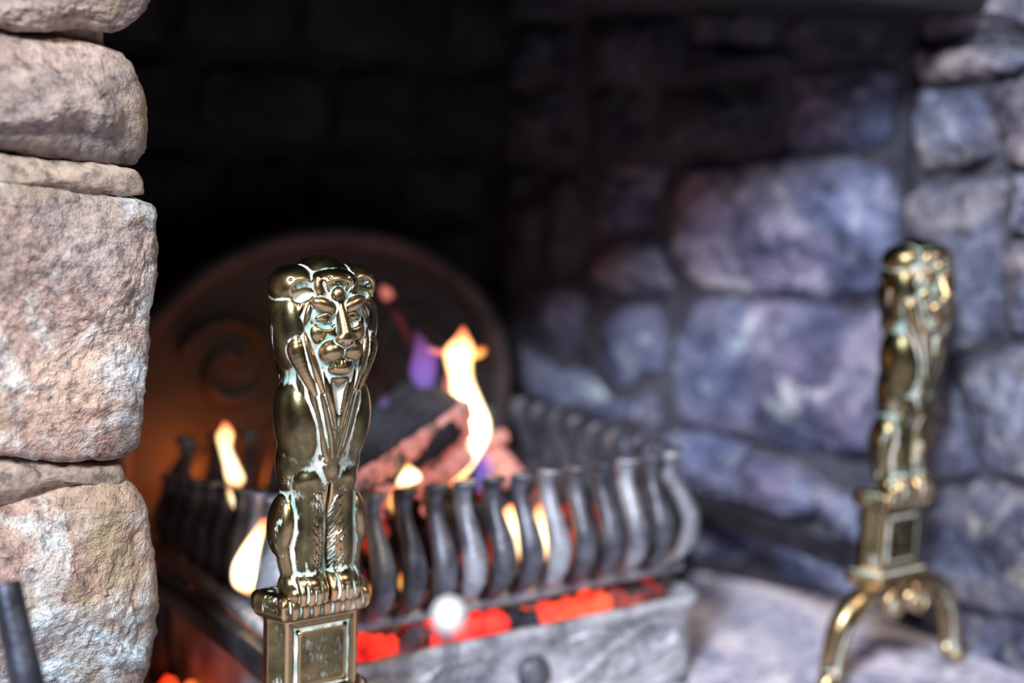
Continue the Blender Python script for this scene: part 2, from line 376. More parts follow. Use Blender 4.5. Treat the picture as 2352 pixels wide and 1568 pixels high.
def sdf_object(name, S, mat, parent=None, relax=2, rings=(4, 14, 44), scale=0.001, warp=None):
    V, Q = S.mesh()
    if warp: V = warp(V)
    E = np.concatenate([Q[:, [0, 1]], Q[:, [1, 2]], Q[:, [2, 3]], Q[:, [3, 0]]]); n = len(V)
    deg = np.bincount(E[:, 0], minlength=n)+np.bincount(E[:, 1], minlength=n)+1e-9
    def avg(P): return np.stack([np.bincount(E[:, 0], P[E[:, 1], i], n)+np.bincount(E[:, 1], P[E[:, 0], i], n) for i in range(3)], 1)/deg[:, None]
    for _ in range(relax): V = V*0.5+avg(V)*0.5
    me = bpy.data.meshes.new(name)
    me.vertices.add(n); me.vertices.foreach_set('co', (V*scale).astype(np.float32).ravel())
    me.loops.add(len(Q)*4); me.loops.foreach_set('vertex_index', Q.astype(np.int32).ravel())
    me.polygons.add(len(Q)); me.polygons.foreach_set('loop_start', np.arange(0, len(Q)*4, 4, dtype=np.int32))
    me.update(calc_edges=True); me.validate(); me.shade_smooth()
    nr = np.zeros(n*3, np.float32); me.vertices.foreach_get('normal', nr); nr = nr.reshape(-1, 3)
    P = V.copy(); cav = np.zeros(n); last = 0
    for r in range(rings[-1]):
        P = P*0.3+avg(P)*0.7
        if r+1 in rings: cav += ((P-V)*nr).sum(1)*(1.0 if r < 20 else 0.45)
    a = me.attributes.new('cavity', 'FLOAT', 'POINT'); a.data.foreach_set('value', np.clip(cav, -2, 2).astype(np.float32))
    me.materials.append(mat)
    o = bpy.data.objects.new(name, me); COL.objects.link(o)
    if parent: o.parent = parent
    return o

# ------------------------------------------------------------------ the lion (front = -y, z from the ledge)
def sculpt_lion():
    S = SDF((-44, -48, 8), (44, 34, 256), 0.72)
    B = S.both
    # trunk, hindquarters
    S.ell((0, 4, 112), (29, 22, 52), 0)
    S.ell((0, 9, 55), (28, 17, 52), 6)
    B('ell', (17.5, -3, 137), (16.5, 20, 33), 3, rot=(-4, 7, 0))
    B('ell', (15, 2, 108), (14, 15, 14), 5)
    # haunches with their lower leg
    B('ell', (27, 3, 66), (8.5, 14, 22), 1.2, rot=(0, -6, 0))
    B('cone', (28, 0, 62), (24, -4, 30), 7, 5, k=2)
    B('cone', (22, -2, 24), (22, -12, 20), 9, 7, k=4)
    # thigh ridge beside each front leg
    B('chain', [(21.5, -4, 90), (26.5, -4, 72), (27.5, -5, 52), (24, -7, 34)], [2.2, 2.8, 2.8, 2.0], k=0.8)
    # front legs
    B('cone', (11.3, -4, 98), (11.5, -3.5, 28), 11.8, 10.8, k=0.8)
    B('ell', (12, -6.0, 96), (12.2, 11.5, 11), 3.5)
    B('ell', (11.5, -5.5, 50), (10.6, 10.5, 26), 4)
    S.ell((0, -15, 60), (1.0, 8, 52), 0.8, mode='sub')
    # slanting fur cuts on the inner side of each leg
    def fy(x): return -4.2-math.sqrt(max(0.5, 11.4**2-(x-11.4)**2))
    for sg in (-1, 1):
        for i in range(23):
            z = 97-i*3.0; q = 1+0.25*math.sin(i*2.3)
            S.chain([(sg*x, fy(x)+0.15, z+dz*q) for x, dz in ((1.6, -3.6), (3.6, -0.6), (5.6, 2.0), (7.6, 4.2))], [0.35, 0.75, 0.65, 0.25], k=0.6, mode='sub', n=7)
            if i % 2: S.chain([(sg*x, fy(x)+0.1, z+dz) for x, dz in ((7.5, 0), (9.5, 2.5), (11.5, 5.5))], [0.25, 0.5, 0.2], k=0.5, mode='sub', n=5)
    # paws: instep and four toes with cuts between
    B('ell', (12, -8, 26), (11.8, 14, 9), 2.5)
    for sg in (-1, 1):
        for i, dx in enumerate((-8.1, -2.8, 2.6, 7.9)):
            x = sg*11.8+dx; yy = -20.5+abs(dx)*0.3
            S.chain([(x, -8, 31.5), (x, yy+5.0, 28.3), (x, yy, 22), (x, yy+0.6, 15.5)], [2.6, 3.2, 3.3, 2.9], k=0.3)
        for dx in (-5.4, -0.1, 5.2):
            S.chain([(sg*11.8+dx, -7, 34), (sg*11.8+dx, -15.5, 31), (sg*11.8+dx, -21, 24), (sg*11.8+dx, -21.5, 16)], [0.5, 0.9, 0.9, 0.7], k=0.5, mode='sub')
    S.cone((-22, -2, 13), (22, -2, 13), 6, 6, k=2)
    S.ell((0, -10, 112), (9, 11, 16), 2)
    S.ell((0, -13.5, 104), (7.5, 7.5, 10), 2.5)
    # mane mass: skull ball, side lobes, collar
    S.ell((0, 3, 200), (35.5, 31, 38), 1.0)
    S.ell((0, 4, 172), (29, 25, 22), 4)
    B('ell', (24.5, -3.5, 201), (13.5, 17.5, 27), 3, rot=(0, 6, 0))
    # pointed bib of the mane with raised strands lying on it
    bz = [184, 170, 156, 142, 128, 116, 106]; br = [23, 23, 21.8, 18.6, 14.5, 10.2, 6.0]; by = [-5, -6, -6.8, -8.8, -11.2, -13.4, -15.2]
    S.chain([(0, y, z) for y, z in zip(by, bz)], br, k=0.6, n=37)
    def on_bib(f0, f1, z0, z1, rad, emb=0.55, n=7):
        for sg in (-1, 1):
            P = []; R_ = []
            for i in range(n):
                t = i/(n-1); z = z0+(z1-z0)*t; r = np.interp(-z, [-q for q in bz], br); y = np.interp(-z, [-q for q in bz], by)
                f = (f0+(f1-f0)*t)*0.97; rr = rad*(0.55+0.45*math.sin(PI*min(1, 0.15+t*0.8)))
                P.append((sg*r*f, y-r*math.sqrt(max(0, 1-f*f))+rr*emb, z)); R_.append(rr)
            S.chain(P, R_, k=0.9)
    on_bib(0.95, 0.93, 180, 112, 4.2, 0.35)
    on_bib(0.82, 0.62, 186, 110, 3.6, 0.5)
    on_bib(0.66, 0.12, 184, 132, 2.8, 0.45)
    on_bib(0.60, 0.22, 166, 112, 2.4, 0.5)
    S.cone((0, -27.5, 163), (0, -25.5, 141), 5.5, 1.2, k=1.2, mode='sub')
    # full side lock bulging beside the cheek
    B('chain', [(25.5, -15.5, 199), (26.0, -17.0, 188), (21.5, -20.5, 172), (16, -23.0, 157)], [2.6, 6.9, 4.8, 2.0], k=1.0)
    B('chain', [(21.8, -19.5, 202), (21.5, -22.0, 190), (17.0, -25.5, 174), (12, -27.0, 158)], [1.4, 2.8, 2.8, 1.4], k=0.7)
    B('chain', [(18.0, -20.5, 220), (20.5, -20.5, 212), (22.5, -18.5, 203), (24, -16, 197)], [1.6, 2.4, 2.6, 1.4], k=0.7)
    B('chain', [(22.5, -18, 220), (25.5, -17, 211), (28, -14, 202)], [1.4, 2.6, 1.6], k=0.9)
    # face plate
    S.ell((0, -11, 196), (20.0, 17, 31), 0.5)
    S.ell((0, -17, 173), (13, 12, 17), 2)
    # crown of hair: centre crest and two rounded side lobes
    S.ell((0, 2, 232), (19, 24, 18.5), 0)
    B('ell', (22.5, 0, 230), (15.5, 19, 14.5), 0, rot=(0, 10, 0))
    B('ell', (24, 2, 216), (13.5, 17, 13), 2)
    # swept-back fringe: overhanging lip, hollow front
    S.ell((0, -13, 231), (18.0, 14.5, 12), 0.5)
    S.ell((0, -35.5, 225), (20, 13.5, 12.5), 0.7, mode='sub')
    B('ell', (23.5, -27.5, 228.5), (12.5, 14, 10.0), 0.7, rot=(0, 16, 0), mode='sub')
    S.ell((0, -14, 220), (15, 8.5, 10), 2.5)
    B('chain', [(13.5, -20.5, 236), (13.5, -21.0, 229), (11.0, -22.5, 220)], [1.6, 3.0, 1.8], k=0.9)
    for x0, x1 in ((-10.0, -5.4), (-5.4, -2.8), (0, 0), (5.4, 2.8), (10.0, 5.4)):
        S.chain([(x0*1.2, -23.6-abs(x0)*0.12, 236), (x0*1.02, -22.6-abs(x0)*0.12, 231), (x1*1.3, -22.6, 224)], [0.9, 1.35, 0.8], k=0.8, mode='sub')
    for sg in (-1, 1):
        for q in range(4):
            S.chain([(sg*(31-q*3.6), -14.0-q*0.6, 236-q*0.6), (sg*(25-q*2.6), -14.6-q*1.0, 231), (sg*(18-q*1.0), -17.5-q*1.0, 225)], [0.6, 1.1, 0.6], k=0.8, mode='sub')
    # ear hollows under the lobes
    B('ell', (22.5, -17.5, 223.5), (7.2, 6.5, 4.2), 0.8, rot=(0, 14, 0), mode='sub')
    # forehead drop, brows
    S.ell((0, -23.0, 222), (5.4, 5.0, 7.6), 0.5)
    S.ell((0, -24.5, 212), (4, 4.5, 8), 2)
    B('ell', (10.5, -26, 207.5), (8.2, 5.5, 6.4), 2.0, mode='sub')
    B('ell', (10.2, -24.2, 216.2), (10.4, 5.6, 5.4), 0.5, rot=(0, -27, 0))
    B('ell', (11.0, -27.2, 210.2), (10, 5, 2.4), 0.7, rot=(0, -16, 0), mode='sub')
    B('ell', (10.4, -22.2, 208.2), (6.4, 3.8, 3.6), 0.8)
    B('chain', [(5.0, -25.6, 208.9), (10.0, -26.6, 210.9), (15.2, -23.6, 209.2)], [0.6, 0.95, 0.6], k=0.4)
    B('chain', [(5.6, -25.4, 206.2), (10.4, -26.2, 205.0), (15.2, -23.4, 206.4)], [0.5, 0.85, 0.5], k=0.5)
    # cheeks
    B('ell', (13.5, -21.8, 197.5), (6.8, 5.8, 8.0), 0.8, rot=(0, 20, 0))
    B('ell', (12.0, -26.6, 203.6), (6.8, 3.4, 2.8), 0.8, rot=(0, -20, 0), mode='sub')
    # nose
    S.chain([(0, -26.0, 215), (0, -30, 206), (0, -34.2, 196)], [3.0, 3.9, 5.0], k=0.8)
    S.ell((0, -34.6, 193.0), (7.0, 4.8, 5.2), 1.0)
    B('ell', (4.0, -38.6, 190.6), (1.6, 1.6, 1.0), 0.5, mode='sub')
    # muzzle lobes, mouth, lower jaw with teeth
    B('ell', (7.0, -28.4, 185.0), (8.8, 8.6, 8.2), 0.3, rot=(0, 24, 0))
    S.cone((0, -38.5, 189), (0, -37.0, 182), 0.8, 0.8, k=0.6, mode='sub')
    S.ell((0, -26.0, 173.0), (9.4, 8.4, 5.6), 0.5)
    S.ell((0, -34.5, 177.6), (8.6, 5.0, 1.9), 0.5, mode='sub')
    for i in range(6):
        x = -5.5+i*2.2; S.cone((x, -32.4+abs(x)*0.25, 178.0), (x, -33.4+abs(x)*0.25, 173.8), 1.15, 1.25, k=0.15)
    S.ell((0, -23.5, 166.0), (7.5, 6.5, 5), 1.5)
    # cuts in the mane mass at the sides and back
    for sg in (-1, 1):
        for a in range(6):
            t = 0.25+a*0.42
            S.chain([(sg*31*math.cos(t-0.5), 28*math.sin(t-0.5)+2, 219), (sg*38*math.cos(t-0.4), 34*math.sin(t-0.4)+3, 200), (sg*33*math.cos(t-0.25), 30*math.sin(t-0.25)+3, 178), (sg*24*math.cos(t), 22*math.sin(t)+3, 160)],
                    [0.5, 0.9, 0.9, 0.4], k=1.5, mode='sub')
        # shoulder seam and elbow crease
        S.chain([(sg*31, -5, 110), (sg*24, -14, 105), (sg*15, -18.5, 107), (sg*6, -20, 112)], [0.6, 1.1, 1.1, 0.6], k=1.6, mode='sub')
    return S

def poly_sdf(S, poly, z0, z1, rnd, k=0, mode='add'):
    # convex plan polygon (counter-clockwise), extruded and rounded
    xs = [p[0] for p in poly]; ys = [p[1] for p in poly]
    sl, X, Y, Z = S.region((min(xs)-rnd-4, min(ys)-rnd-4, z0-4), (max(xs)+rnd+4, max(ys)+rnd+4, z1+4))
    d = None
    for i in range(len(poly)):
        a = poly[i]; b = poly[(i+1) % len(poly)]; ex, ey = b[0]-a[0], b[1]-a[1]; l = math.hypot(ex, ey)
        q = (X-a[0])*(ey/l)-(Y-a[1])*(ex/l)+0*Z
        d = q if d is None else np.maximum(d, q)
    dz = np.maximum(Z-z1, z0-Z)+0*d
    d = d+rnd; dz = dz+rnd
    dd = np.minimum(np.maximum(d, dz), 0)+np.sqrt(np.maximum(d, 0)**2+np.maximum(dz, 0)**2)-rnd
    S.op(sl, dd.astype(np.float32), k, mode)
PLAN = [(-27, -8), (27, -8), (36, 6), (34, 17), (-34, 17), (-36, 6)]
def plan(grow):
    return [(x*(1+grow/31.0), y+(-grow if y < 0 else (grow*0.4 if y > 5 else 0))) for x, y in PLAN]
def sculpt_ledge():
    S = SDF((-50, -36, -3), (50, 34, 22), 0.7)
    poly_sdf(S, plan(7.0), 0.5, 19, 7.0)
    # gadroon lobes and cuts along the front
    for i in range(7):
        x = -24+i*8.0; S.ell((x, -12.2, 9.5), (4.6, 4.6, 7.8), 0.5)
    for i in range(8):
        x = -28+i*8.0
        S.cone((x, -17.4, 2.0), (x*0.98, -13.0, 18.0), 0.5, 1.0, k=1.2, mode='sub')
    return S
def sculpt_pedestal():
    S = SDF((-42, -22, 88), (42, 24, 152), 0.8)
    poly_sdf(S, plan(-0.5), 91, 150.5, 0.8)
    # recessed moulding line round a raised front panel
    for a, b in (((-20.5, 143), (20.5, 143)), ((-20.5, 99), (20.5, 99)), ((-20.5, 99), (-20.5, 143)), ((20.5, 99), (20.5, 143))):
        S.cone((a[0], -8.0, a[1]), (b[0], -8.0, b[1]), 1.25, 1.25, k=1.0, mode='sub')
    for sx in (-1, 1):
        for z, z2 in ((143, 148.5), (99, 93.5)):
            S.cone((sx*20.5, -8, z), (sx*25.5, -8, z2), 0.8, 0.6, k=0.8, mode='sub')
    poly_sdf(S, [(-18, -8.7), (18, -8.7), (18, -5), (-18, -5)], 101.5, 140.5, 0.7, k=0.6)
    return S

def make_andiron():
    r = empty('andiron')
    def lift(V):
        # front features of the casting sit a little higher than its sides
        V = V.copy(); z = V[:, 2]; f = np.clip((z-34)/50, 0, 1)
        V[:, 2] = z+np.clip(-V[:, 1]-4, 0, None)*f*(0.35-z*0.001)/0.95*(1-0.55*np.clip((z-225)/20, 0, 1))
        return V
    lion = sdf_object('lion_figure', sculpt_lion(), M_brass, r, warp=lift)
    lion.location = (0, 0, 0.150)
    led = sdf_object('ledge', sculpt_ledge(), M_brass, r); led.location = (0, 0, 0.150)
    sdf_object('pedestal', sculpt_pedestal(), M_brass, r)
    # stepped plate under the pedestal with its scrolls
    S = SDF((-52, -34, 40), (52, 30, 98), 1.0)
    poly_sdf(S, plan(9), 78, 90, 3.0); poly_sdf(S, plan(3), 86, 95, 2.0, k=1)
    poly_sdf(S, [(-22, -9), (22, -9), (24, 8), (-24, 8)], 58, 80, 4, k=3)
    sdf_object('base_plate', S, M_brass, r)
    for sg in (-1, 1):
        S = SDF((-100, -34, -20), (100, 30, 84), 1.1)
        pth = [(sg*x, -6, z) for x, z in ((16, 62), (32, 70), (52, 67), (70, 50), (79, 26), (83, 4))]
        S.chain(pth, [11, 12, 12.5, 12, 10.5, 9], k=1)
        S.chain([(x*0.985, -17, z+1) for x, y, z in pth], [2, 3, 3, 3, 2.5, 2], k=0.6)
        S.chain([(sg*78, -8, 0), (sg*88, -11, 2), (sg*95, -12, -4)], [7, 8, 6], k=2)
        S.ell((sg*86, -10, -6), (11, 12, 8), 2)
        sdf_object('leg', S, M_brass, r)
        S = SDF((-40, -38, 34), (40, 4, 84), 0.9)
        pts = []; rd = []
        for i in range(15):
            t = i/14; a = PI*0.6-t*2.15*PI; R = 15.5-11.5*t
            pts.append((sg*(16+R*math.cos(a)), -19-3*t, 62+R*math.sin(a))); rd.append(3.3-0.9*t)
        S.chain(pts, rd, k=0.5, n=46)
        S.ell((sg*16, -21, 61), (4, 4, 4), 0.8); S.ell((sg*16, -12, 62), (13, 8, 12), 0.8)
        sdf_object('scroll', S, M_brass, r)
    m = MB(); m.box((0, 0.165, 0.083), (0.016, 0.30, 0.022), 0.003)
    m.box((0, 0.305, 0.032), (0.016, 0.020, 0.094), 0.003)
    m.build('billet_bar', M_bar, r)
    return r
FL = -0.015
and1 = make_andiron()
tag(and1, 'aged brass lion firedog nearest the camera, sharp, standing beside the left stone pillar', 'andiron', 'brass lion firedogs')
def copy_tree(o, parent=None):
    c = o.copy(); COL.objects.link(c); c.parent = parent
    for ch in o.children: copy_tree(ch, c)
    return c
and2 = copy_tree(and1); and2.location = (0.5982, 0, 0)
tag(and2, 'shiny brass lion firedog on arched scroll legs at the right, against the blue-grey wall', 'andiron', 'brass lion firedogs')
#@@REST

# ------------------------------------------------------------------ stones
def stone(name, poly, org, nrm, dep, mat, parent, N=88, rings=16, rnd=0.014, dome=0.006, rough=0.004, seed=0, jit=0.0025, fine=0.0):
    """closed rounded block: outline polygon (world points on a plane), front dome along nrm, body going back by dep"""
    nrm = Vector(nrm).normalized()
    P = [Vector(p) for p in poly]; c = sum(P, Vector())/len(P)
    u = (P[1]-P[0]).normalized(); u = (u-nrm*u.dot(nrm)).normalized(); v = nrm.cross(u)
    q = np.array([((p-c).dot(u), (p-c).dot(v)) for p in P])
    # resample the outline evenly and round its corners
    L = np.r_[0, np.cumsum(np.linalg.norm(np.roll(q, -1, 0)-q, axis=1))]; qq = np.vstack([q, q[:1]])
    t = np.linspace(0, L[-1], N, endpoint=False)
    r = np.stack([np.interp(t, L, qq[:, i]) for i in (0, 1)], 1)
    for _ in range(3): r = r*0.5+(np.roll(r, 1, 0)+np.roll(r, -1, 0))*0.25
    R = np.linalg.norm(r, axis=1)
    rows = [(1.0, -dep), (1.0, -dep*0.5)]           # (mode, depth); then rounding and cap
    V = []; rr = min(rnd, R.min()*0.6)
    lay = [(0.0, -dep), (0.0, -dep*0.6), (0.0, -max(rr*1.3, dep*0.3))]
    for k in range(6):
        a = k/5*PI/2; lay.append((rr*(1-math.cos(a)), -rr*(1-math.sin(a))))
    for ins, h in lay:
        s = np.clip(1-ins/np.maximum(R, 1e-5), 0.02, 1)
        for i in range(N): V.append((r[i, 0]*s[i], r[i, 1]*s[i], h))
    s0 = np.clip(1-rr/np.maximum(R, 1e-5), 0.02, 1)
    for k in range(1, rings):
        f = 1-k/rings
        for i in range(N): V.append((r[i, 0]*s0[i]*f, r[i, 1]*s0[i]*f, dome*(1-f*f)))
    V.append((0, 0, dome)); V.append((0, 0, -dep)); nr = len(lay)+rings-1
    F = [(a*N+i, a*N+(i+1) % N, (a+1)*N+(i+1) % N, (a+1)*N+i) for a in range(nr-1) for i in range(N)]
    F += [((nr-1)*N+i, (nr-1)*N+(i+1) % N, nr*N) for i in range(N)]+[((i+1) % N, i, nr*N+1) for i in range(N)]
    W = []
    for k, (x, y, z) in enumerate(V):
        p = c+u*x+v*y+nrm*z; s = p*22+Vector((seed*3.1, seed*1.7, 0))
        n1 = noise.noise_vector(s); n2 = noise.noise_vector(s*3.3); d = n1*rough+n2*rough*0.4
        if fine: d = d+noise.noise_vector(s*9.0)*fine+noise.noise_vector(s*20.0)*fine*0.6
        if k < N: d = d*0.3
        W.append(p+d)
    return mesh_obj(name, W, F, mat, parent)

def wall_slab(name, pts, nrm, dep, mat, n=44, rough=0.004):
    """a rough mortar face between bottom points a-b and top height, thick along -nrm"""
    a, b, h = pts; a = Vector(a); b = Vector(b); nrm = Vector(nrm).normalized(); V = []
    m = max(6, int(n*h/(b-a).length)) if (b-a).length > 0 else n
    m = min(m, 60)
    for j in range(m+1):
        for i in range(n+1):
            p = a+(b-a)*(i/n)+Vector((0, 0, h*j/m)); V.append(p+nrm*noise.noise(p*16)*rough)
    F = [(j*(n+1)+i, j*(n+1)+i+1, (j+1)*(n+1)+i+1, (j+1)*(n+1)+i) for j in range(m) for i in range(n)]
    K = len(V); cs = [0, n, m*(n+1)+n, m*(n+1)]
    for k in cs: V.append(V[k]-nrm*dep)
    F.append((K+3, K+2, K+1, K))
    F.append(tuple([i for i in range(n, -1, -1)]+[K, K+1])); F.append(tuple([m*(n+1)+i for i in range(n+1)]+[K+2, K+3]))
    F.append(tuple([j*(n+1) for j in range(m+1)]+[K+3, K])); F.append(tuple([j*(n+1)+n for j in range(m, -1, -1)]+[K+1, K+2]))
    return struct(mesh_obj(name, V, F, mat))

# --- left pillar (front face y = 0.045)
m = MB(); m.box((-0.36, 0.215, 0.55), (0.47, 0.30, 1.16), 0.004)
wl = struct(m.build('wall_left', M_mortar, smooth=False))
YP = 0.045
def pil(pts, **k):
    return stone('stone', [at_y(x, y, YP) for x, y in pts], None, (0, -1, 0), 0.17, k.pop('mat', M_pillar), wl, **k)
X0 = -190
pil([(X0,-120),(200,-130),(345,-110),(352,-40),(343,5),(325,42),(290,68),(250,72),(180,60),(90,64),(0,54),(X0,48)], N=150, rings=30, seed=1, fine=0.0010, rnd=0.02, mat=M_pillar2)
pil([(X0,60),(0,66),(150,74),(240,90),(290,108),(325,142),(345,185),(366,235),(372,300),(362,350),(332,382),(260,392),(150,372),(0,352),(X0,345)], N=170, rings=34, seed=2, fine=0.0009, rnd=0.034, dome=0.012, mat=M_pillar2)
pil([(X0,395),(0,415),(120,425),(230,446),(320,452),(352,458),(374,466),(373,540),(366,640),(357,700),(352,800),(344,900),(338,960),(332,1028),(300,1056),(230,1068),(130,1072),(0,1056),(X0,1050)], N=200, rings=40, seed=3, fine=0.0013, rnd=0.012, dome=0.007)
pil([(X0,1165),(0,1160),(90,1135),(200,1106),(315,1108),(350,1135),(366,1190),(378,1300),(388,1400),(382,1470),(362,1530),(345,1580),(320,1640),(0,1660),(X0,1650)], N=190, rings=38, seed=4, fine=0.0013, rnd=0.022, dome=0.008)
pil([(X0,1680),(100,1670),(330,1660),(385,1700),(400,1850),(390,2040),(0,2060),(X0,2040)], seed=5, fine=0.001, rnd=0.02)
# mortar beds bulging between the stones
for i, pts in enumerate(([(X0,350),(0,356),(150,376),(300,388),(322,396),(334,430),(338,462),(200,462),(0,436),(X0,425)],
                         [(X0,1050),(0,1052),(150,1068),(250,1066),(293,1070),(297,1110),(200,1120),(90,1150),(0,1175),(X0,1180)])):
    o = stone('mortar_bed', [at_y(x, y, YP+0.008) for x, y in pts], None, (0, -1, 0), 0.12, M_mortar, wl, N=120, rings=20, seed=9+i, rnd=0.012, dome=0.006, fine=0.0006)
# more of the pillar beyond the frame
for i, (x0, x1, z0, z1) in enumerate(((-0.58,-0.28,0.28,0.47),(-0.58,-0.25,0.48,0.60),(-0.58,-0.30,0.10,0.27),(-0.58,-0.27,-0.01,0.09),(-0.58,-0.12,0.68,0.85),(-0.40,-0.12,0.86,1.05))):
    stone('stone', [(x0, YP, z0), (x1, YP, z0), (x1, YP, z1), (x0, YP, z1)], None, (0, -1, 0), 0.12, M_pillar, wl, seed=20+i, rnd=0.02)

# --- lintel and hood
m = MB(); m.box((0.30, 0.15, 0.815), (0.92, 0.22, 0.42), 0.012)
struct(m.build('trim_lintel', M_soot, smooth=False))
m = MB(); m.box((0.32, 0.42, 0.98), (1.25, 0.85, 0.05), 0.004)
struct(m.build('ceiling', M_soot, smooth=False))

# --- right: jamb and splayed inner wall, back wall, left inner wall
A = Vector((0.715, -0.42, FL)); B = Vector((0.728, 0.135, FL)); Cc = Vector((0.515, 0.56, FL))
nJ = Vector((-(B-A).y, (B-A).x, 0)).normalized(); nI = Vector((-(Cc-B).y, (Cc-B).x, 0)).normalized()
if nI.x > 0: nI = -nI
if nJ.x > 0: nJ = -nJ
wj = wall_slab('wall_right', (A-nJ*0.008, B-nJ*0.008, 1.0), nJ, 0.12, M_innermortar)
wi = wall_slab('wall_inner_right', (B-nI*0.008, Cc-nI*0.008, 1.0), nI, 0.10, M_innermortar)
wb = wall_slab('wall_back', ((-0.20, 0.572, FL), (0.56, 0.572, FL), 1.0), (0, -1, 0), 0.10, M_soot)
wi2 = wall_slab('wall_inner_left', ((-0.125, 0.36, FL), (-0.165, 0.60, FL), 1.0), (1, 0.15, 0), 0.06, M_soot, n=16)
def onI(pts, off=0.0): return [at_plane(x, y, B+nI*off, nI) for x, y in pts]
def onJ(pts, off=0.0): return [at_plane(x, y, B+nJ*off, nJ) for x, y in pts]
def si(pts, sd, off=0.0, dep=0.05, **k):
    stone('stone', onI(pts, off), None, nI, dep, k.pop('mat', M_inner), k.pop('par', wi), seed=sd, N=84, rings=16, rough=0.009, fine=0.0018, **dict(dict(rnd=0.018, dome=0.010), **k))
def sj(pts, sd, off=0.0, dep=0.05, **k):
    stone('stone', onJ(pts, off), None, nJ, dep, M_jamb, wj, seed=sd, N=84, rings=16, rough=0.009, fine=0.0018, **dict(dict(rnd=0.018, dome=0.010), **k))
# inner wall courses
si([(1880,-60),(2040,-60),(2045,110),(1890,120),(1780,100),(1790,-40)], 31, mat=M_inner_shade)
si([(1600,20),(1770,5),(1770,85),(1690,100),(1590,90)], 32, 0.01, mat=M_inner_shade)
si([(1330,40),(1580,20),(1570,170),(1330,190)], 33, mat=M_inner_shade)
si([(1590,110),(1760,112),(1830,135),(1780,150),(1590,185)], 34, mat=M_inner_shade)
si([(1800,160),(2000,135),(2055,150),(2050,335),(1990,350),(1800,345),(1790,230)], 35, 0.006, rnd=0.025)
si([(1500,205),(1780,170),(1785,335),(1600,345),(1500,340)], 36, mat=M_inner_shade)
si([(1560,372),(1760,362),(1960,358),(2052,368),(2060,520),(2058,690),(1900,696),(1740,684),(1600,672),(1560,630),(1520,560),(1530,440)], 37, 0.012, rnd=0.03)
si([(1555,690),(1640,684),(1780,700),(1980,708),(2058,708),(2062,860),(2060,1050),(1920,1060),(1780,1040),(1640,1010),(1540,985),(1525,850)], 38, 0.012, rnd=0.028)
si([(1335,380),(1500,372),(1545,385),(1510,450),(1505,520),(1370,540),(1340,470)], 39)
si([(1370,560),(1500,540),(1545,620),(1560,668),(1500,700),(1400,680),(1350,640)], 40)
si([(1240,400),(1320,395),(1345,520),(1350,600),(1290,640),(1240,620)], 41, mat=M_inner_shade)
si([(1400,700),(1500,712),(1525,780),(1515,880),(1420,900),(1360,830),(1370,740)], 42, 0.01)
si([(1200,660),(1290,655),(1345,700),(1345,790),(1290,830),(1210,780)], 43)
si([(1190,800),(1290,850),(1350,860),(1400,915),(1380,960),(1260,930),(1190,890)], 44, 0.004)
si([(1410,920),(1515,895),(1525,975),(1480,1000),(1400,975)], 45)
si([(1180,480),(1232,440),(1235,630),(1190,640)], 46, mat=M_inner_shade)
si([(1165,390),(1228,385),(1232,425),(1180,465),(1160,440)], 53, mat=M_inner_shade)
si([(1160,200),(1310,195),(1318,370),(1170,375)], 54, mat=M_inner_shade)
si([(1175,40),(1315,42),(1315,180),(1170,185)], 55, mat=M_inner_shade)
si([(1345,200),(1480,205),(1485,360),(1345,365)], 56, mat=M_inner_shade)
si([(1160,-120),(1500,-120),(1500,10),(1170,25)], 57, mat=M_inner_shade)
si([(1520,-120),(1760,-120),(1750,-5),(1530,5)], 58, mat=M_inner_shade)
# sloping ledge of stones at the foot of the inner wall
si([(1500,1010),(1600,995),(1700,1045),(1690,1095),(1700,1150),(1600,1150),(1520,1120)], 47, 0.03, 0.09, rnd=0.028)
si([(1690,1070),(1760,1065),(1850,1110),(1880,1180),(1800,1180),(1715,1160)], 48, 0.035, 0.09, rnd=0.025)
si([(1860,1110),(1960,1150),(1990,1200),(1985,1270),(1900,1225),(1890,1170)], 49, 0.028, 0.09)
si([(1560,1165),(1700,1185),(1760,1215),(1750,1275),(1690,1305),(1580,1280)], 50, 0.004, 0.05)
si([(1775,1225),(1960,1290),(1975,1380),(1860,1350),(1765,1305)], 51, 0.004, 0.05)
si([(1300,985),(1480,1020),(1500,1110),(1540,1160),(1540,1240),(1300,1180)], 52, 0.0, 0.05)
# jamb courses
sj([(2092,-60),(2480,-80),(2480,60),(2300,75),(2100,82)], 60)
sj([(2092,108),(2480,92),(2480,138),(2300,160),(2240,186),(2100,182)], 61, 0.006)
sj([(2090,202),(2222,202),(2262,270),(2288,345),(2270,380),(2180,388),(2098,394),(2080,300)], 62, 0.008)
sj([(2250,198),(2350,165),(2480,158),(2480,372),(2310,380),(2300,320),(2262,240)], 63, 0.008)
sj([(2078,412),(2200,404),(2290,402),(2282,550),(2280,770),(2200,806),(2120,815),(2076,805),(2072,600)], 64, 0.008, rnd=0.022)
sj([(2304,400),(2480,392),(2480,535),(2306,536)], 65, 0.008)
sj([(2300,552),(2480,552),(2480,720),(2360,745),(2298,764)], 66, 0.008)
sj([(2078,832),(2150,840),(2182,900),(2196,1000),(2240,1080),(2180,1098),(2080,1095)], 67, 0.006)
sj([(2180,846),(2260,815),(2352,782),(2480,765),(2480,1095),(2352,1118),(2262,1092),(2216,1000),(2196,920)], 68, 0.01, rnd=0.022)
sj([(2078,1112),(2200,1114),(2260,1110),(2340,1136),(2480,1135),(2480,1400),(2330,1420),(2200,1400),(2078,1380)], 69, 0.008, rnd=0.022)
sj([(2100,1396),(2200,1415),(2340,1436),(2480,1420),(2480,1700),(2250,1700),(2180,1560),(2110,1500)], 70, 0.004)
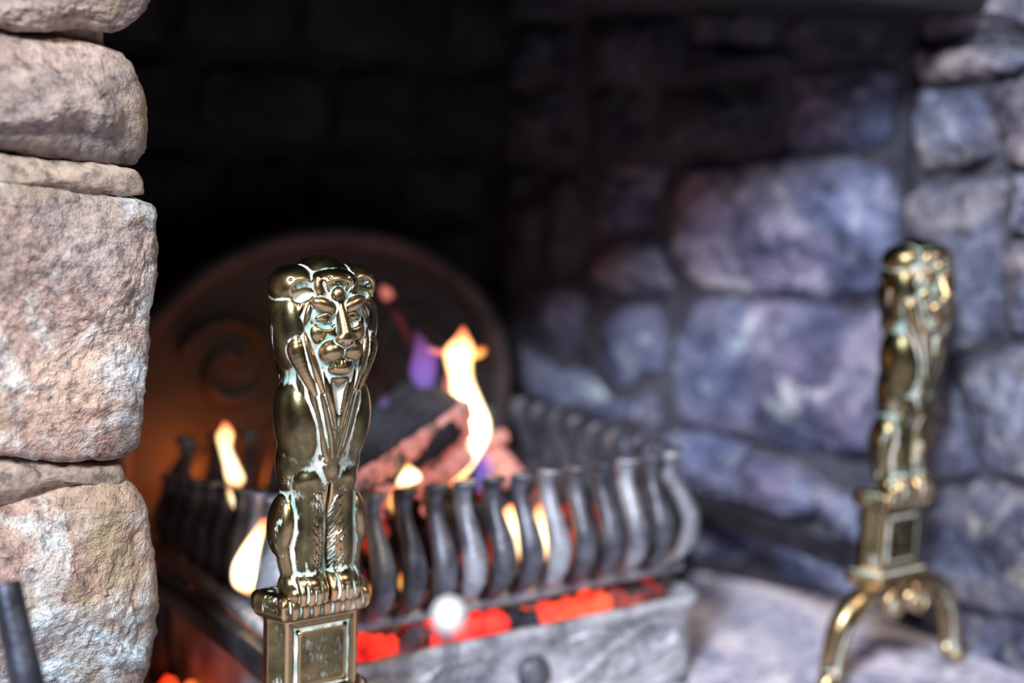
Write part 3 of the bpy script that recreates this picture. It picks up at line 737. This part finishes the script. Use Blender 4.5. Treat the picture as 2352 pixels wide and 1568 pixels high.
# jamb beyond the frame
for i, (y0, y1, z0, z1) in enumerate(((-0.40,-0.235,0.0,0.14),(-0.40,-0.235,0.16,0.34),(-0.40,-0.235,0.36,0.52),(-0.40,-0.15,0.66,0.80))):
    def pj(y, z): return (A+(B-A)*((y-A.y)/(B.y-A.y))+Vector((0, 0, z-FL)))
    stone('stone', [pj(y0, z0), pj(y1, z0), pj(y1, z1), pj(y0, z1)], None, nJ, 0.05, M_inner, wj, seed=80+i)
# back wall rubble
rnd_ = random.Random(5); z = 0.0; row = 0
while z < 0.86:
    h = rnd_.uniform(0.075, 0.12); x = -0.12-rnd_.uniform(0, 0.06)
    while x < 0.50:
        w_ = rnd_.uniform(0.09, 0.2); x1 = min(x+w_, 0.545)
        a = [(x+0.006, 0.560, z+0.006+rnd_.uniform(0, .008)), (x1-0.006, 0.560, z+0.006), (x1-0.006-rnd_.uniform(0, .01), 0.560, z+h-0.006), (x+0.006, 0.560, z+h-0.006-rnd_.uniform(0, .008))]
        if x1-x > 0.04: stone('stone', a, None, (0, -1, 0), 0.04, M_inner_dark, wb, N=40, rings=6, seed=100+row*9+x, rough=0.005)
        x = x1
    z += h; row += 1

# --- hearth floor of flagstones
m = MB(); m.box((0.20, 0.0, FL-0.035), (1.9, 2.6, 0.06), 0.0)
fl = struct(m.build('floor', M_innermortar, smooth=False))
def slab(x0, y0, x1, y1, sd):
    g = 0.003; P = [(x0+g, y0+g, FL), (x1-g, y0+g, FL), (x1-g, y1-g, FL), (x0+g, y1-g, FL)]
    stone('flagstone', P, None, (0, 0, 1), 0.02, M_floor, fl, N=72, rings=14, rnd=0.006, dome=0.0, rough=0.0012, seed=sd)
for j, (y0, y1, xs) in enumerate(((-1.25,-0.80,(-0.7,-0.2,0.35,0.85,1.1)), (-0.80,-0.42,(-0.7,-0.35,0.15,0.65,1.1)), (-0.42,-0.12,(-0.7,-0.25,0.2,0.58,1.1)), (-0.12,0.30,(-0.7,-0.12,0.42,0.80)), (0.30,0.60,(-0.2,0.2,0.75)))):
    for i in range(len(xs)-1): slab(xs[i], y0, xs[i+1], y1, j*7+i)

# --- fireback: arched cast-iron plate
def arch_pts(w, z0, zs, top, n=40):
    pts = [(-w, z0), (-w, zs)]
    for i in range(1, n):
        a = PI-PI*i/n; pts.append((w*math.cos(a), zs+(top-zs)*math.sin(a)))
    return pts+[(w, zs), (w, z0)]
def plate(name, pts, y0, y1, mat, parent):
    n = len(pts); V = [(x, y0, z) for x, z in pts]+[(x, y1, z) for x, z in pts]
    F = [tuple(range(n)), tuple(range(2*n-1, n-1, -1))]+[(i, (i+1) % n, n+(i+1) % n, n+i) for i in range(n)]
    return mesh_obj(name, V, F, mat, parent, smooth=False)
fb = empty('fireback', (0.235, 0.47, 0))
tag(fb, 'arched sooty iron fireback with scroll relief standing behind the fire', 'fireback')
plate('back_plate', arch_pts(0.228, FL, 0.20, 0.375), -0.012, 0.014, M_back, fb)
m = MB(); m.tube([(x, -0.016, z) for x, z in arch_pts(0.219, FL, 0.20, 0.366)], 0.012, 12, up=(0, 1, 0)); m.build('rim', M_rim, fb)
def spiral(cx, cz, r0, turns, sg, a0=0.0, n=40, y=-0.014):
    return [(cx+sg*(r0*(1-0.8*i/n))*math.cos(a0+turns*2*PI*i/n), y, cz+(r0*(1-0.8*i/n))*math.sin(a0+turns*2*PI*i/n)) for i in range(n+1)]
for sg in (-1, 1):
    m = MB(); m.tube(spiral(sg*0.105, 0.235, 0.055, 1.3, sg, 0.4), 0.007, 8, up=(0, 1, 0)); m.build('scroll', M_back, fb)
    m = MB(); m.tube(spiral(sg*0.13, 0.12, 0.045, 1.2, sg, -1.5), 0.006, 8, up=(0, 1, 0)); m.build('scroll', M_back, fb)
m = MB()
for k in range(5):
    a = PI*(0.2+0.15*k); m.tube([(0, -0.012, 0.20), (0.05*math.cos(a), -0.018, 0.20+0.07*math.sin(a)), (0.06*math.cos(a), -0.012, 0.20+0.12*math.sin(a))], [0.008, 0.014, 0.003], 8, up=(0, 1, 0))
m.build('palmette', M_back, fb)

# ------------------------------------------------------------------ fire basket
bk = empty('fire_basket', (0.235, 0.22, FL))
tag(bk, 'black cast-iron fire basket with rows of curved upright fingers above an ash box', 'fire basket')
def L_(p): return Vector(p)-bk.location
def finger(x, y, out, zt, w0=0.0180, mat=M_iron, z0=0.095, bulge=0.026):
    """flat curved bar rising from the rim; out = unit vector pointing outwards"""
    out = Vector(out).normalized(); side = Vector((-out.y, out.x, 0)); H = zt-z0
    prof = [(0.0, 0.0, 0.70), (0.10, 0.6, 0.80), (0.25, 0.95, 1.0), (0.42, 1.0, 1.06), (0.60, 0.68, 0.90), (0.74, 0.30, 0.70), (0.86, 0.10, 0.66), (0.94, 0.16, 0.86), (1.0, 0.34, 1.10)]
    c = spline([(h, b, wd) for h, b, wd in prof], 22); V = []; F = []
    for h, b, wd in c:
        p = Vector((x, y, z0+h*H))+out*(b*bulge); hw = w0*0.5*wd; th = 0.0065
        sec = [(-hw, -th*0.5), (-hw*0.9, th), (-hw*0.4, th*1.5), (hw*0.4, th*1.5), (hw*0.9, th), (hw, -th*0.5), (hw*0.5, -th), (-hw*0.5, -th)]
        V += [L_(p+side*a+out*q) for a, q in sec]
    n = 8; m_ = len(c)
    for i in range(m_-1):
        for k in range(n): F.append((i*n+k, i*n+(k+1) % n, (i+1)*n+(k+1) % n, (i+1)*n+k))
    F.append(tuple(range(n))); F.append(tuple((m_-1)*n+k for k in range(n)))
    return mesh_obj('finger', V, F, mat, bk)
XF0, XF1, YF, YB = 0.030, 0.408, 0.118, 0.365
# front row (x where the finger foot stands; tops measured from the photograph)
nF = 13
for i in range(nF):
    x = 0.379-0.0283*i
    finger(x, 0.104, (0, -1, 0), 0.200, mat=M_ironash if i % 3 == 1 else M_iron)
for i in range(8):
    y = 0.135+0.0325*i
    finger(0.413, y, (1, 0, 0), 0.200, bulge=0.020)
    finger(0.036, y, (-1, 0, 0), 0.196-0.0052*i, bulge=0.010)
for i in range(12):
    finger(0.052+0.0305*i, 0.372, (0, 1, 0), 0.19, bulge=0.012)
for x, y, o in ((0.400, 0.108, (0.75, -0.65, 0)), (0.035, 0.108, (-0.8, -0.6, 0))):
    finger(x, y, o, 0.201, w0=0.034, bulge=0.028, mat=M_ironash)
# grate: rim frame and bars carrying the coals
m = MB()
for a, b in (((0.022, 0.106), (0.418, 0.106)), ((0.022, 0.374), (0.418, 0.374))): m.box(L_(((a[0]+b[0])/2, a[1]-0.003, 0.0915)), (b[0]-a[0]+0.012, 0.015, 0.010), 0.003)
for x in (0.022, 0.418): m.box(L_((x, 0.24, 0.0915)), (0.014, 0.27, 0.010), 0.003)
m.build('rim', M_plate, bk)
for i in range(9):
    m = MB(); m.box(L_((0.062+0.0395*i, 0.24, 0.098)), (0.012, 0.26, 0.008), 0.002); m.build('grate_bar', M_iron, bk)
# ash box under the grate, open slot above its front plate
y0 = 0.084
def box_front(x, z):
    # slightly bowed plate with rounded right corner
    return y0
prof = []
xs = [0.036+0.376*i/30 for i in range(31)]
path = [(x, y0) for x in xs]
for k in range(1, 7):
    a = -PI/2+k*PI/12; path.append((0.412+0.022*math.cos(a), y0+0.022+0.022*math.sin(a)))
path += [(0.434, y0+0.022+0.25*i/8) for i in range(1, 9)]
path = [(0.018, y0+0.272), (0.018, y0+0.022)]+[(0.038-0.020*math.cos(k*PI/12), y0+0.020-0.020*math.sin(k*PI/12)) for k in range(1, 6)]+path
V = []; F = []; n = 6
P2 = [Vector((x, y, 0)) for x, y in path]
for i, p in enumerate(P2):
    t = (P2[min(i+1, len(P2)-1)]-P2[max(i-1, 0)]).normalized(); o = Vector((t.y, -t.x, 0))
    for d, z in ((0.006, FL), (0.002, FL+0.012), (0.0, 0.052), (0.007, 0.060), (0.007, 0.067), (-0.005, 0.067)): V.append(L_(p+o*d+Vector((0, 0, z))))
for i in range(len(P2)-1):
    for k in range(n-1): F.append((i*n+k, i*n+k+1, (i+1)*n+k+1, (i+1)*n+k))
b = len(V)
for i, p in enumerate(P2):
    t = (P2[min(i+1, len(P2)-1)]-P2[max(i-1, 0)]).normalized(); o = Vector((t.y, -t.x, 0)); V.append(L_(p-o*0.006+Vector((0, 0, FL))))
for i in range(len(P2)-1): F.append((i*n+5, (i+1)*n+5, b+i+1, b+i)); F.append((i*n, (i+1)*n, b+i+1, b+i))
mesh_obj('ash_box', V, F, M_plate, bk)
for x in (0.03, 0.41):
    for y in (0.12, 0.36):
        m = MB(); m.box(L_((x, y, 0.040)), (0.012, 0.012, 0.11), 0.002); m.build('corner_post', M_iron, bk)
for cx, sg in ((0.345, 1), (0.135, -1)):
    m = MB()
    def W_(x, z, d=0.0): return L_((cx+sg*x, y0-d, z))
    m.tube([W_(-0.085, 0.000), W_(-0.05, 0.010), W_(-0.01, 0.034), W_(0.03, 0.050), W_(0.058, 0.046), W_(0.062, 0.028), W_(0.045, 0.020), W_(0.033, 0.030)], [0.002, 0.004, 0.005, 0.006, 0.006, 0.005, 0.004, 0.003], 8, up=(0, 1, 0))
    m.tube([W_(-0.06, 0.048), W_(-0.03, 0.052), W_(0.0, 0.040), W_(0.015, 0.016), W_(0.0, 0.004), W_(-0.015, 0.012)], [0.002, 0.004, 0.005, 0.005, 0.004, 0.003], 8, up=(0, 1, 0))
    m.tube([W_(0.02, 0.0), W_(0.045, 0.004), W_(0.068, 0.012)], [0.002, 0.005, 0.002], 8, up=(0, 1, 0))
    m.build('leaf_scroll', M_plate, bk)
m = MB(); m.lathe([(0.002, 0.010), (0.006, 0.011), (0.008, 0.008), (0.014, 0.007), (0.016, 0.003), (0.016, -0.002)], L_((0.248, y0, 0.026)), 20, Matrix.Rotation(PI/2, 3, 'X')); dk = m.build('air_damper', M_iron, bk)

# ------------------------------------------------------------------ coals, logs, embers
def lump(name, c, r, mat, sd, parent=None):
    bm = bmesh.new(); bmesh.ops.create_icosphere(bm, subdivisions=2, radius=1)
    e = Euler((sd*1.3, sd*2.1, sd*0.7)).to_matrix()
    V = []
    for v in bm.verts:
        p = v.co.copy(); d = 1+0.45*noise.noise(p*1.4+Vector((sd, sd*2, 0)))
        q = Vector((p.x*1.25, p.y*0.95, p.z*0.8)); V.append(e@(q*d)*r)
    F = [[v.index for v in f.verts] for f in bm.faces]; bm.free()
    o = mesh_obj(name, V, F, mat, parent); o.location = c; return o
rc = random.Random(11)
SLOT = ('small red-glowing coal seen through the left half of the ash slot', 'dark smouldering coal in the gap between the red and orange coals of the ash slot',
        'orange-glowing coal in the right half of the ash slot', 'dull brown-red coal at the far right end of the ash slot')
for i in range(36):
    x = 0.045+0.0102*i
    q = 0 if x < 0.226 else 1 if x < 0.252 else 2 if x < 0.338 else 3
    c = (x, 0.103+rc.uniform(-0.003, 0.008), 0.066+rc.uniform(-0.003, 0.004))
    mt = (M_coalred, M_char, M_coal, M_coaldim)[q]
    if q == 0 and 0.125 < x < 0.150: mt = M_coaldim
    o = lump('hot_coal', c, rc.uniform(0.0100, 0.0135), mt, i+1.0)
    tag(o, SLOT[q], 'coal', ('red coals in the ash slot', 'dark coals in the ash slot', 'orange coals in the ash slot', 'dull coals in the ash slot')[q])
# pile resting on the grate
k = 0
for lay, (n_, zz) in enumerate(((44, 0.115), (34, 0.130), (22, 0.146))):
    for i in range(n_):
        x = rc.uniform(0.055, 0.385); y = rc.uniform(0.135, 0.345); k += 1
        o = lump('coal', (x, y, zz+rc.uniform(-0.003, 0.004)), rc.uniform(0.013, 0.02), rc.choice([M_coaldim, M_char, M_char, M_char, M_char, M_char, M_char]), 50.0+k)
        tag(o, 'charred lump of the burning fuel heaped inside the fire basket', 'coal', 'charred lumps heaped in the basket')

def log(name, a, b, r, sd, mat, label, squash=0.8, n=18, m_=22, end=None, cat='log'):
    a = Vector(a); b = Vector(b); d = (b-a); L = d.length; d.normalize(); s = d.cross(Vector((0, 0, 1))).normalized(); u = s.cross(d)
    root = empty(name, (a+b)/2); V = []; F = []
    for i in range(m_+1):
        t = i/m_; c = a+d*(L*t)
        for k in range(n):
            q = 2*PI*k/n; w_ = Vector((math.cos(q), math.sin(q), t*4+sd))
            rr = r*(1+0.16*noise.noise(w_*1.5)+0.07*noise.noise(w_*5))*(1-0.2*max(0, abs(t-0.5)*2-0.85)/0.15)
            V.append(c+s*(math.cos(q)*rr)+u*(math.sin(q)*rr*squash)-root.location)
    for i in range(m_):
        for k in range(n): F.append((i*n+k, i*n+(k+1) % n, (i+1)*n+(k+1) % n, (i+1)*n+k))
    F.append(tuple(range(n))); F.append(tuple(m_*n+k for k in range(n)))
    mesh_obj('bark', V, F, mat, root); tag(root, label, cat)
    return root, a, d, s, u, L
# big split log: dark bark on top, glowing chequered ember face towards the room
a = at_y(795, 1110, 0.150); b = at_y(1035, 960, 0.205)
lg, a, d, s, u, L = log('split_log', a+Vector((-0.02, 0.012, -0.012)), b+Vector((0.0, 0.012, 0.004)), 0.036, 3.0, M_char, 'split log with black bark and pink crazed glowing face right of near firedog')
fc = (CAM-(a+b)/2).normalized()
front = (s if s.dot(fc) > 0 else -s)
nb = 7
for i in range(nb):
    for j in range(3):
        t0 = (i+0.01+0.03*j)/nb; t1 = (i+0.97)/nb; m = MB()
        cc = a+d*(L*(t0+t1)/2)+front*(0.027-0.003*j)+u*(0.008-0.018*j)-lg.location
        bm = bmesh.new(); bmesh.ops.create_cube(bm, size=1)
        M = Matrix((d*(L*(t1-t0)), front*0.016, u*0.0182)).transposed()
        bmesh.ops.subdivide_edges(bm, edges=bm.edges[:], cuts=2, use_grid_fill=True)
        Vv = []
        for v in bm.verts:
            q = v.co.copy(); l = max(abs(q.x), abs(q.y), abs(q.z)); rr = q.length
            q = q*(1-0.22*max(0, rr-0.5)); p = cc+M@q; Vv.append(p+noise.noise_vector(p*120+Vector((i, j, 0)))*0.0012)
        m.add(Vv, [[v.index for v in f.verts] for f in bm.faces]); bm.free()
        m.build('ember_block', M_ember, lg)
log('log', at_y(790, 1055, 0.27), at_y(1010, 905, 0.32), 0.032, 7.0, M_char, 'black charred log lying behind the pink glowing split log')
log('log', at_y(1100, 1010, 0.27), at_y(1190, 1110, 0.19), 0.014, 9.0, M_ember, 'short ashen pink stick right of the tall flame')
log('log', at_y(960, 1130, 0.165), at_y(1070, 1045, 0.185), 0.012, 12.0, M_ember, 'thin pale ember stick at the foot of the tall flame')
log('log', at_y(1040, 1030, 0.24), at_y(1160, 1000, 0.24), 0.009, 15.0, M_ember, 'thin glowing stick lying level behind the tall flame')
log('log', (0.07, 0.335, 0.130), (0.25, 0.345, 0.132), 0.018, 19.0, M_char, 'charred log laid along the rear of the fire basket')
log('log', at_y(815, 1200, 0.150), at_y(850, 1110, 0.155), 0.016, 21.0, M_ember, 'stub of pink ember just right of the near firedog')
lump_specs = ((890, 1150, 0.142, 0.011), (1000, 1120, 0.145, 0.010), (985, 1170, 0.142, 0.008), (830, 1170, 0.140, 0.014))
for i, (px, py, Y, r_) in enumerate(lump_specs):
    o = lump('ember', at_y(px, py, Y), r_, M_ember, 300.0+i)
    tag(o, ('ash-pink ember under the small yellow flame left of the tall flame', 'ash-pink ember under the foot of the tall flame', 'lowest ash-pink ember behind the fingers left of the tall flame foot',
            'largest ash-pink ember directly right of the near firedog')[i], 'ember')

# ------------------------------------------------------------------ flames (they emit light through their volume)
def flame_mat(name, stops, dens, zlo, zhi):
    m, nt, N, L = new_mat(name)
    out = N.new('ShaderNodeOutputMaterial'); em = N.new('ShaderNodeEmission')
    tc = N.new('ShaderNodeTexCoord'); sp = N.new('ShaderNodeSeparateXYZ'); L.new(tc.outputs['Generated'], sp.inputs[0])
    mr = N.new('ShaderNodeMapRange'); L.new(sp.outputs[2], mr.inputs[0]); mr.inputs[1].default_value = zlo; mr.inputs[2].default_value = zhi
    r = ramp(N, stops); L.new(mr.outputs[0], r.inputs[0]); L.new(r.outputs[0], em.inputs[0]); em.inputs[1].default_value = dens
    L.new(em.outputs[0], out.inputs['Volume']); return m
M_flame = flame_mat('yellow_flame', [(0.0, (1.0, 0.26, 0.05)), (0.12, (1.0, 0.66, 0.30)), (0.45, (1.0, 0.82, 0.50)), (0.75, (1.0, 0.58, 0.22)), (1.0, (0.9, 0.16, 0.06))], 340, 0, 1)
M_flameo = flame_mat('orange_flame', [(0.0, (1.0, 0.50, 0.10)), (0.5, (1.0, 0.42, 0.08)), (1.0, (0.9, 0.10, 0.02))], 170, 0, 1)
M_flamer = flame_mat('red_flame', [(0.0, (1.0, 0.05, 0.02)), (1.0, (0.8, 0.10, 0.06))], 75, 0, 1)
M_flamep = flame_mat('pink_flame', [(0.0, (0.9, 0.22, 0.20)), (1.0, (1.0, 0.28, 0.20))], 85, 0, 1)
M_wisp = flame_mat('dim_red_wisp', [(0.0, (0.7, 0.06, 0.10)), (1.0, (0.6, 0.05, 0.05))], 22, 0, 1)
M_flamev = flame_mat('violet_flame', [(0.0, (0.40, 0.30, 1.0)), (0.5, (0.20, 0.12, 0.60)), (1.0, (0.30, 0.08, 0.28))], 60, 0, 1)
def flame(pts, Y, mat, label, name='flame', cat='flame', n=14, squash=0.6, tip=True):
    """pts: (px, py, half width px) from foot to tip, at depth plane y = Y"""
    c = spline(pts, max(10, len(pts)*5)); P = [at_y(x, y, Y) for x, y, r in c]
    R = [max(0.0006, 1.15*r*((p-CAM).dot(Fd))/FPX) for (x, y, r), p in zip(c, P)]
    m = MB(); o = P[0].copy(); m.tube([p-o for p in P], R, n, flat=squash, up=(0, 1, 0)) if False else None
    V = []; F = []
    for p, r in zip(P, R):
        for k in range(n):
            q = 2*PI*k/n; V.append(p-o+Vector((math.cos(q)*r*1.12, math.sin(q)*r*squash*1.2, 0)))
    for i in range(len(P)-1):
        for k in range(n): F.append((i*n+k, i*n+(k+1) % n, (i+1)*n+(k+1) % n, (i+1)*n+k))
    F.append(tuple(range(n))); F.append(tuple((len(P)-1)*n+k for k in range(n)))
    ob = mesh_obj(name, V, F, mat); ob.location = o
    return tag(ob, label, cat, 'flames of the fire' if cat == 'flame' else 'sparks above the fire')
flame([(1042,1116,5),(1048,1088,24),(1058,1050,38),(1074,1010,42),(1080,970,40),(1070,920,32),(1060,870,24),(1054,830,28),(1056,800,30),(1062,772,14),(1064,750,4)], 0.200, M_flame, 'tall bright yellow-white flame rising above the middle of the basket')
flame([(1055,830,16),(1080,820,24),(1098,806,18),(1108,796,6)], 0.202, M_flameo, 'short orange lick crossing right from the top of the tall flame')
flame([(1052,822,14),(1025,814,22),(1000,804,16),(984,798,6)], 0.203, M_flamep, 'short pink lick crossing left from the top of the tall flame')
flame([(1040,1010,8),(1035,960,14),(1030,900,12),(1036,850,10),(1040,830,4)], 0.215, M_flamep, 'thin pink flame hugging the left of the tall flame')
flame([(1030,1040,10),(1005,990,14),(990,940,12),(978,900,12),(972,860,28),(975,820,26),(965,780,12),(955,760,4)], 0.225, M_flamev, 'violet flame left of the tall flame')
flame([(1108,1130,10),(1112,1090,20),(1108,1050,20),(1105,1010,6)], 0.180, M_flamev, 'small violet flame right of the foot of the tall flame')
flame([(888,960,4),(890,940,14),(884,920,10),(880,908,3)], 0.25, M_flamev, 'tiny violet flame above the black log')
flame([(920,1120,4),(938,1105,24),(942,1088,20),(938,1070,8),(936,1058,3)], 0.135, M_flame, 'small yellow flame on the right end of the basket front beside the pink log')
flame([(905,1178,4),(908,1158,16),(914,1138,18),(916,1118,10),(918,1108,3)], 0.120, M_flameo, 'small orange flame curling between two basket fingers below the yellow one')
flame([(1196,1290,4.1),(1196,1262,10.8),(1194,1230,14.9),(1188,1200,27.0),(1182,1172,23.0),(1176,1158,6.8)], 0.114, M_flame, 'bright yellow flame seen between the fingers at mid basket')
flame([(1258,1290,3.9),(1259,1265,10.4),(1258,1238,16.9),(1252,1212,19.5),(1244,1180,15.6),(1238,1158,5.2)], 0.114, M_flame, 'bright yellow flame one gap right of the first between the fingers')
flame([(928,1362,4),(930,1345,13),(929,1325,12),(928,1308,4)], 0.112, M_flameo, 'small orange flame low between the fingers near the ash slot')
flame([(855,1378,4),(857,1364,12),(856,1350,12),(856,1338,4)], 0.112, M_flameo, 'smallest orange flame low between the fingers beside the near firedog')
flame([(1133,1310,5),(1132,1280,9),(1130,1245,9),(1126,1218,5)], 0.114, M_flamer, 'upright red glow between two fingers right of the stand knob')
flame([(1068,1304,4),(1068,1286,11),(1068,1268,9),(1066,1255,3)], 0.114, M_flamer, 'round red glow between two fingers above the stand knob')
flame([(1322,1240,4),(1321,1215,8),(1312,1170,8),(1300,1145,3)], 0.114, M_flamer, 'dim orange-red glow between the fingers right of the two yellow flames')
flame([(1388,1270,4),(1384,1220,7),(1374,1175,8),(1366,1150,3)], 0.114, M_flamer, 'faint red glow between the fingers at the right of the basket')
flame([(998,1345,4),(1002,1310,7),(1004,1280,6),(1003,1260,3)], 0.118, M_flamer, 'narrow red glow low between the fingers left of the stand knob')
flame([(572,1366,4),(566,1340,26),(575,1300,36),(592,1262,36),(600,1225,22),(606,1190,6)], 0.150, M_flame, 'large white-yellow flame half hidden behind the near firedog')
flame([(606,1385,5),(612,1350,20),(618,1300,26),(622,1250,20),(622,1200,6)], 0.160, M_flameo, 'orange flame close behind the near firedog')
flame([(545,1120,5),(541,1100,18),(530,1065,15),(518,1030,13),(517,1000,17),(518,980,10),(516,968,4)], 0.26, M_flame, 'slim yellow flame above the left side fingers')
flame([(540,1172,3),(538,1152,9),(532,1130,9),(528,1118,4)], 0.22, M_flame, 'small yellow tongue hanging below the slim left flame')
flame([(886,692,4),(890,680,13),(886,666,12),(880,655,5)], 0.30, M_flamep, 'detached orange-red spark floating above the fire', name='spark', cat='spark')
flame([(945,790,4),(930,760,8),(915,730,8),(900,705,3)], 0.28, M_wisp, 'faint red wisp trailing below the floating spark', name='spark', cat='spark')
for i, (px, py) in enumerate(((395, 1440), (386, 1482))):
    o = lump('hot_coal', at_y(px, py, 0.24+0.02*i), 0.013, M_coal, 400.0+i)
    o.location.z = FL+0.0125
    tag(o, ('fallen orange-glowing ember on the hearth between pillar and firedog bar, the rear one', 'fallen orange-glowing ember on the hearth beside the left pillar, the front one')[i], 'coal')
o = lump('hot_coal', at_y(440, 1455, 0.26), 0.009, M_coal, 410.0); o.location.z = FL+0.008
tag(o, 'small fallen glowing ember under the near firedog bar', 'coal')

# ------------------------------------------------------------------ companion stand in the foreground and steel tube by the pillar
kn = at_depth(1032, 1414, 0.64)
st = empty('companion_stand', (kn.x, kn.y, FL))
tag(st, 'slim dark fireside stand with a bright ball knob, blurred in front of the basket', 'fireside stand')
H = kn.z-FL
def O(x, y, z): return Vector((x, y, z))
m = MB(); m.tube([O(0.0, 0, 0.01), O(0, 0, H-0.008)], 0.0026, 10, up=(1, 0, 0)); m.build('pole', M_bar, st)
m = MB(); m.lathe([(0.001, -0.0072), (0.0036, -0.0066), (0.0058, -0.0042), (0.0068, 0), (0.0058, 0.0042), (0.0036, 0.0066), (0.0008, 0.0076)], O(0, 0, H), 20)
kb = m.build('ball_knob', M_knob_glint, st); kb['label'] = 'ball knob with its highlight put in as white'
m = MB(); m.lathe([(0.05, 0.0), (0.05, 0.004), (0.03, 0.009), (0.008, 0.013), (0.004, 0.02)], O(0, 0, 0), 28); m.build('base', M_bar, st)
rv = Vector((R0.x, R0.y, 0)).normalized()
m = MB(); m.tube([O(0, 0, H-0.014), rv*-0.006+O(0, 0, H-0.005), rv*-0.014+O(0, 0, H-0.007), rv*-0.0195+O(0, 0, H-0.018), rv*-0.0205+O(0, 0, H-0.03)], 0.0018, 8, up=(0, 1, 0)); m.build('hook_arm', M_bar, st)
pk = empty('poker', (kn.x-rv.x*0.0205, kn.y-rv.y*0.0205, FL))
tag(pk, 'thin dark poker hanging from the hook of the blurred fireside stand', 'poker')
m = MB(); m.tube([O(0, 0, H-0.031), rv*-0.001+O(0, 0, H-0.08), rv*-0.001+O(0, 0, 0.045)], 0.0021, 8, up=(0, 1, 0)); m.build('shaft', M_bar, pk)
m = MB(); m.tube([rv*-0.001+O(0, 0, 0.045), O(0, 0, 0.03), rv*0.012+O(0, 0, 0.028)], [0.0021, 0.0021, 0.001], 8, up=(0, 1, 0)); m.build('hook_tip', M_bar, pk)

tp = at_depth(12, 1338, 0.80); bt = Vector((tp.x+0.030, tp.y-0.075, FL))
tb = empty('steel_tube', bt)
tag(tb, 'dark blue-grey steel tube with a small hole leaning by the left pillar', 'tube')
dv = (tp-bt); dl = dv.length; dn = dv.normalized(); Mt = dn.to_track_quat('Z', 'Y').to_matrix()
m = MB(); m.lathe([(0.0108, 0), (0.0102, dl*0.5), (0.0086, dl-0.002), (0.0080, dl), (0.0062, dl), (0.006, dl-0.02)], O(0, 0, 0), 28, Mt); m.build('tube_body', M_steel, tb)
hp = at_depth(26, 1388, 0.78); hd = (CAM-hp).normalized()
cpt = dn*((hp-bt).dot(dn)); hv = ((hp-bt)-cpt); hv = (hd-dn*hd.dot(dn)).normalized()
hole = cpt+(hv+rv*0.25).normalized()*0.0086
m = MB(); m.lathe([(0.0001, 0.0004), (0.0017, 0.0004), (0.0019, 0.0001), (0.0019, -0.003)], hole, 14, hv.to_track_quat('Z', 'Y').to_matrix()); m.build('peg_hole', M_black, tb)
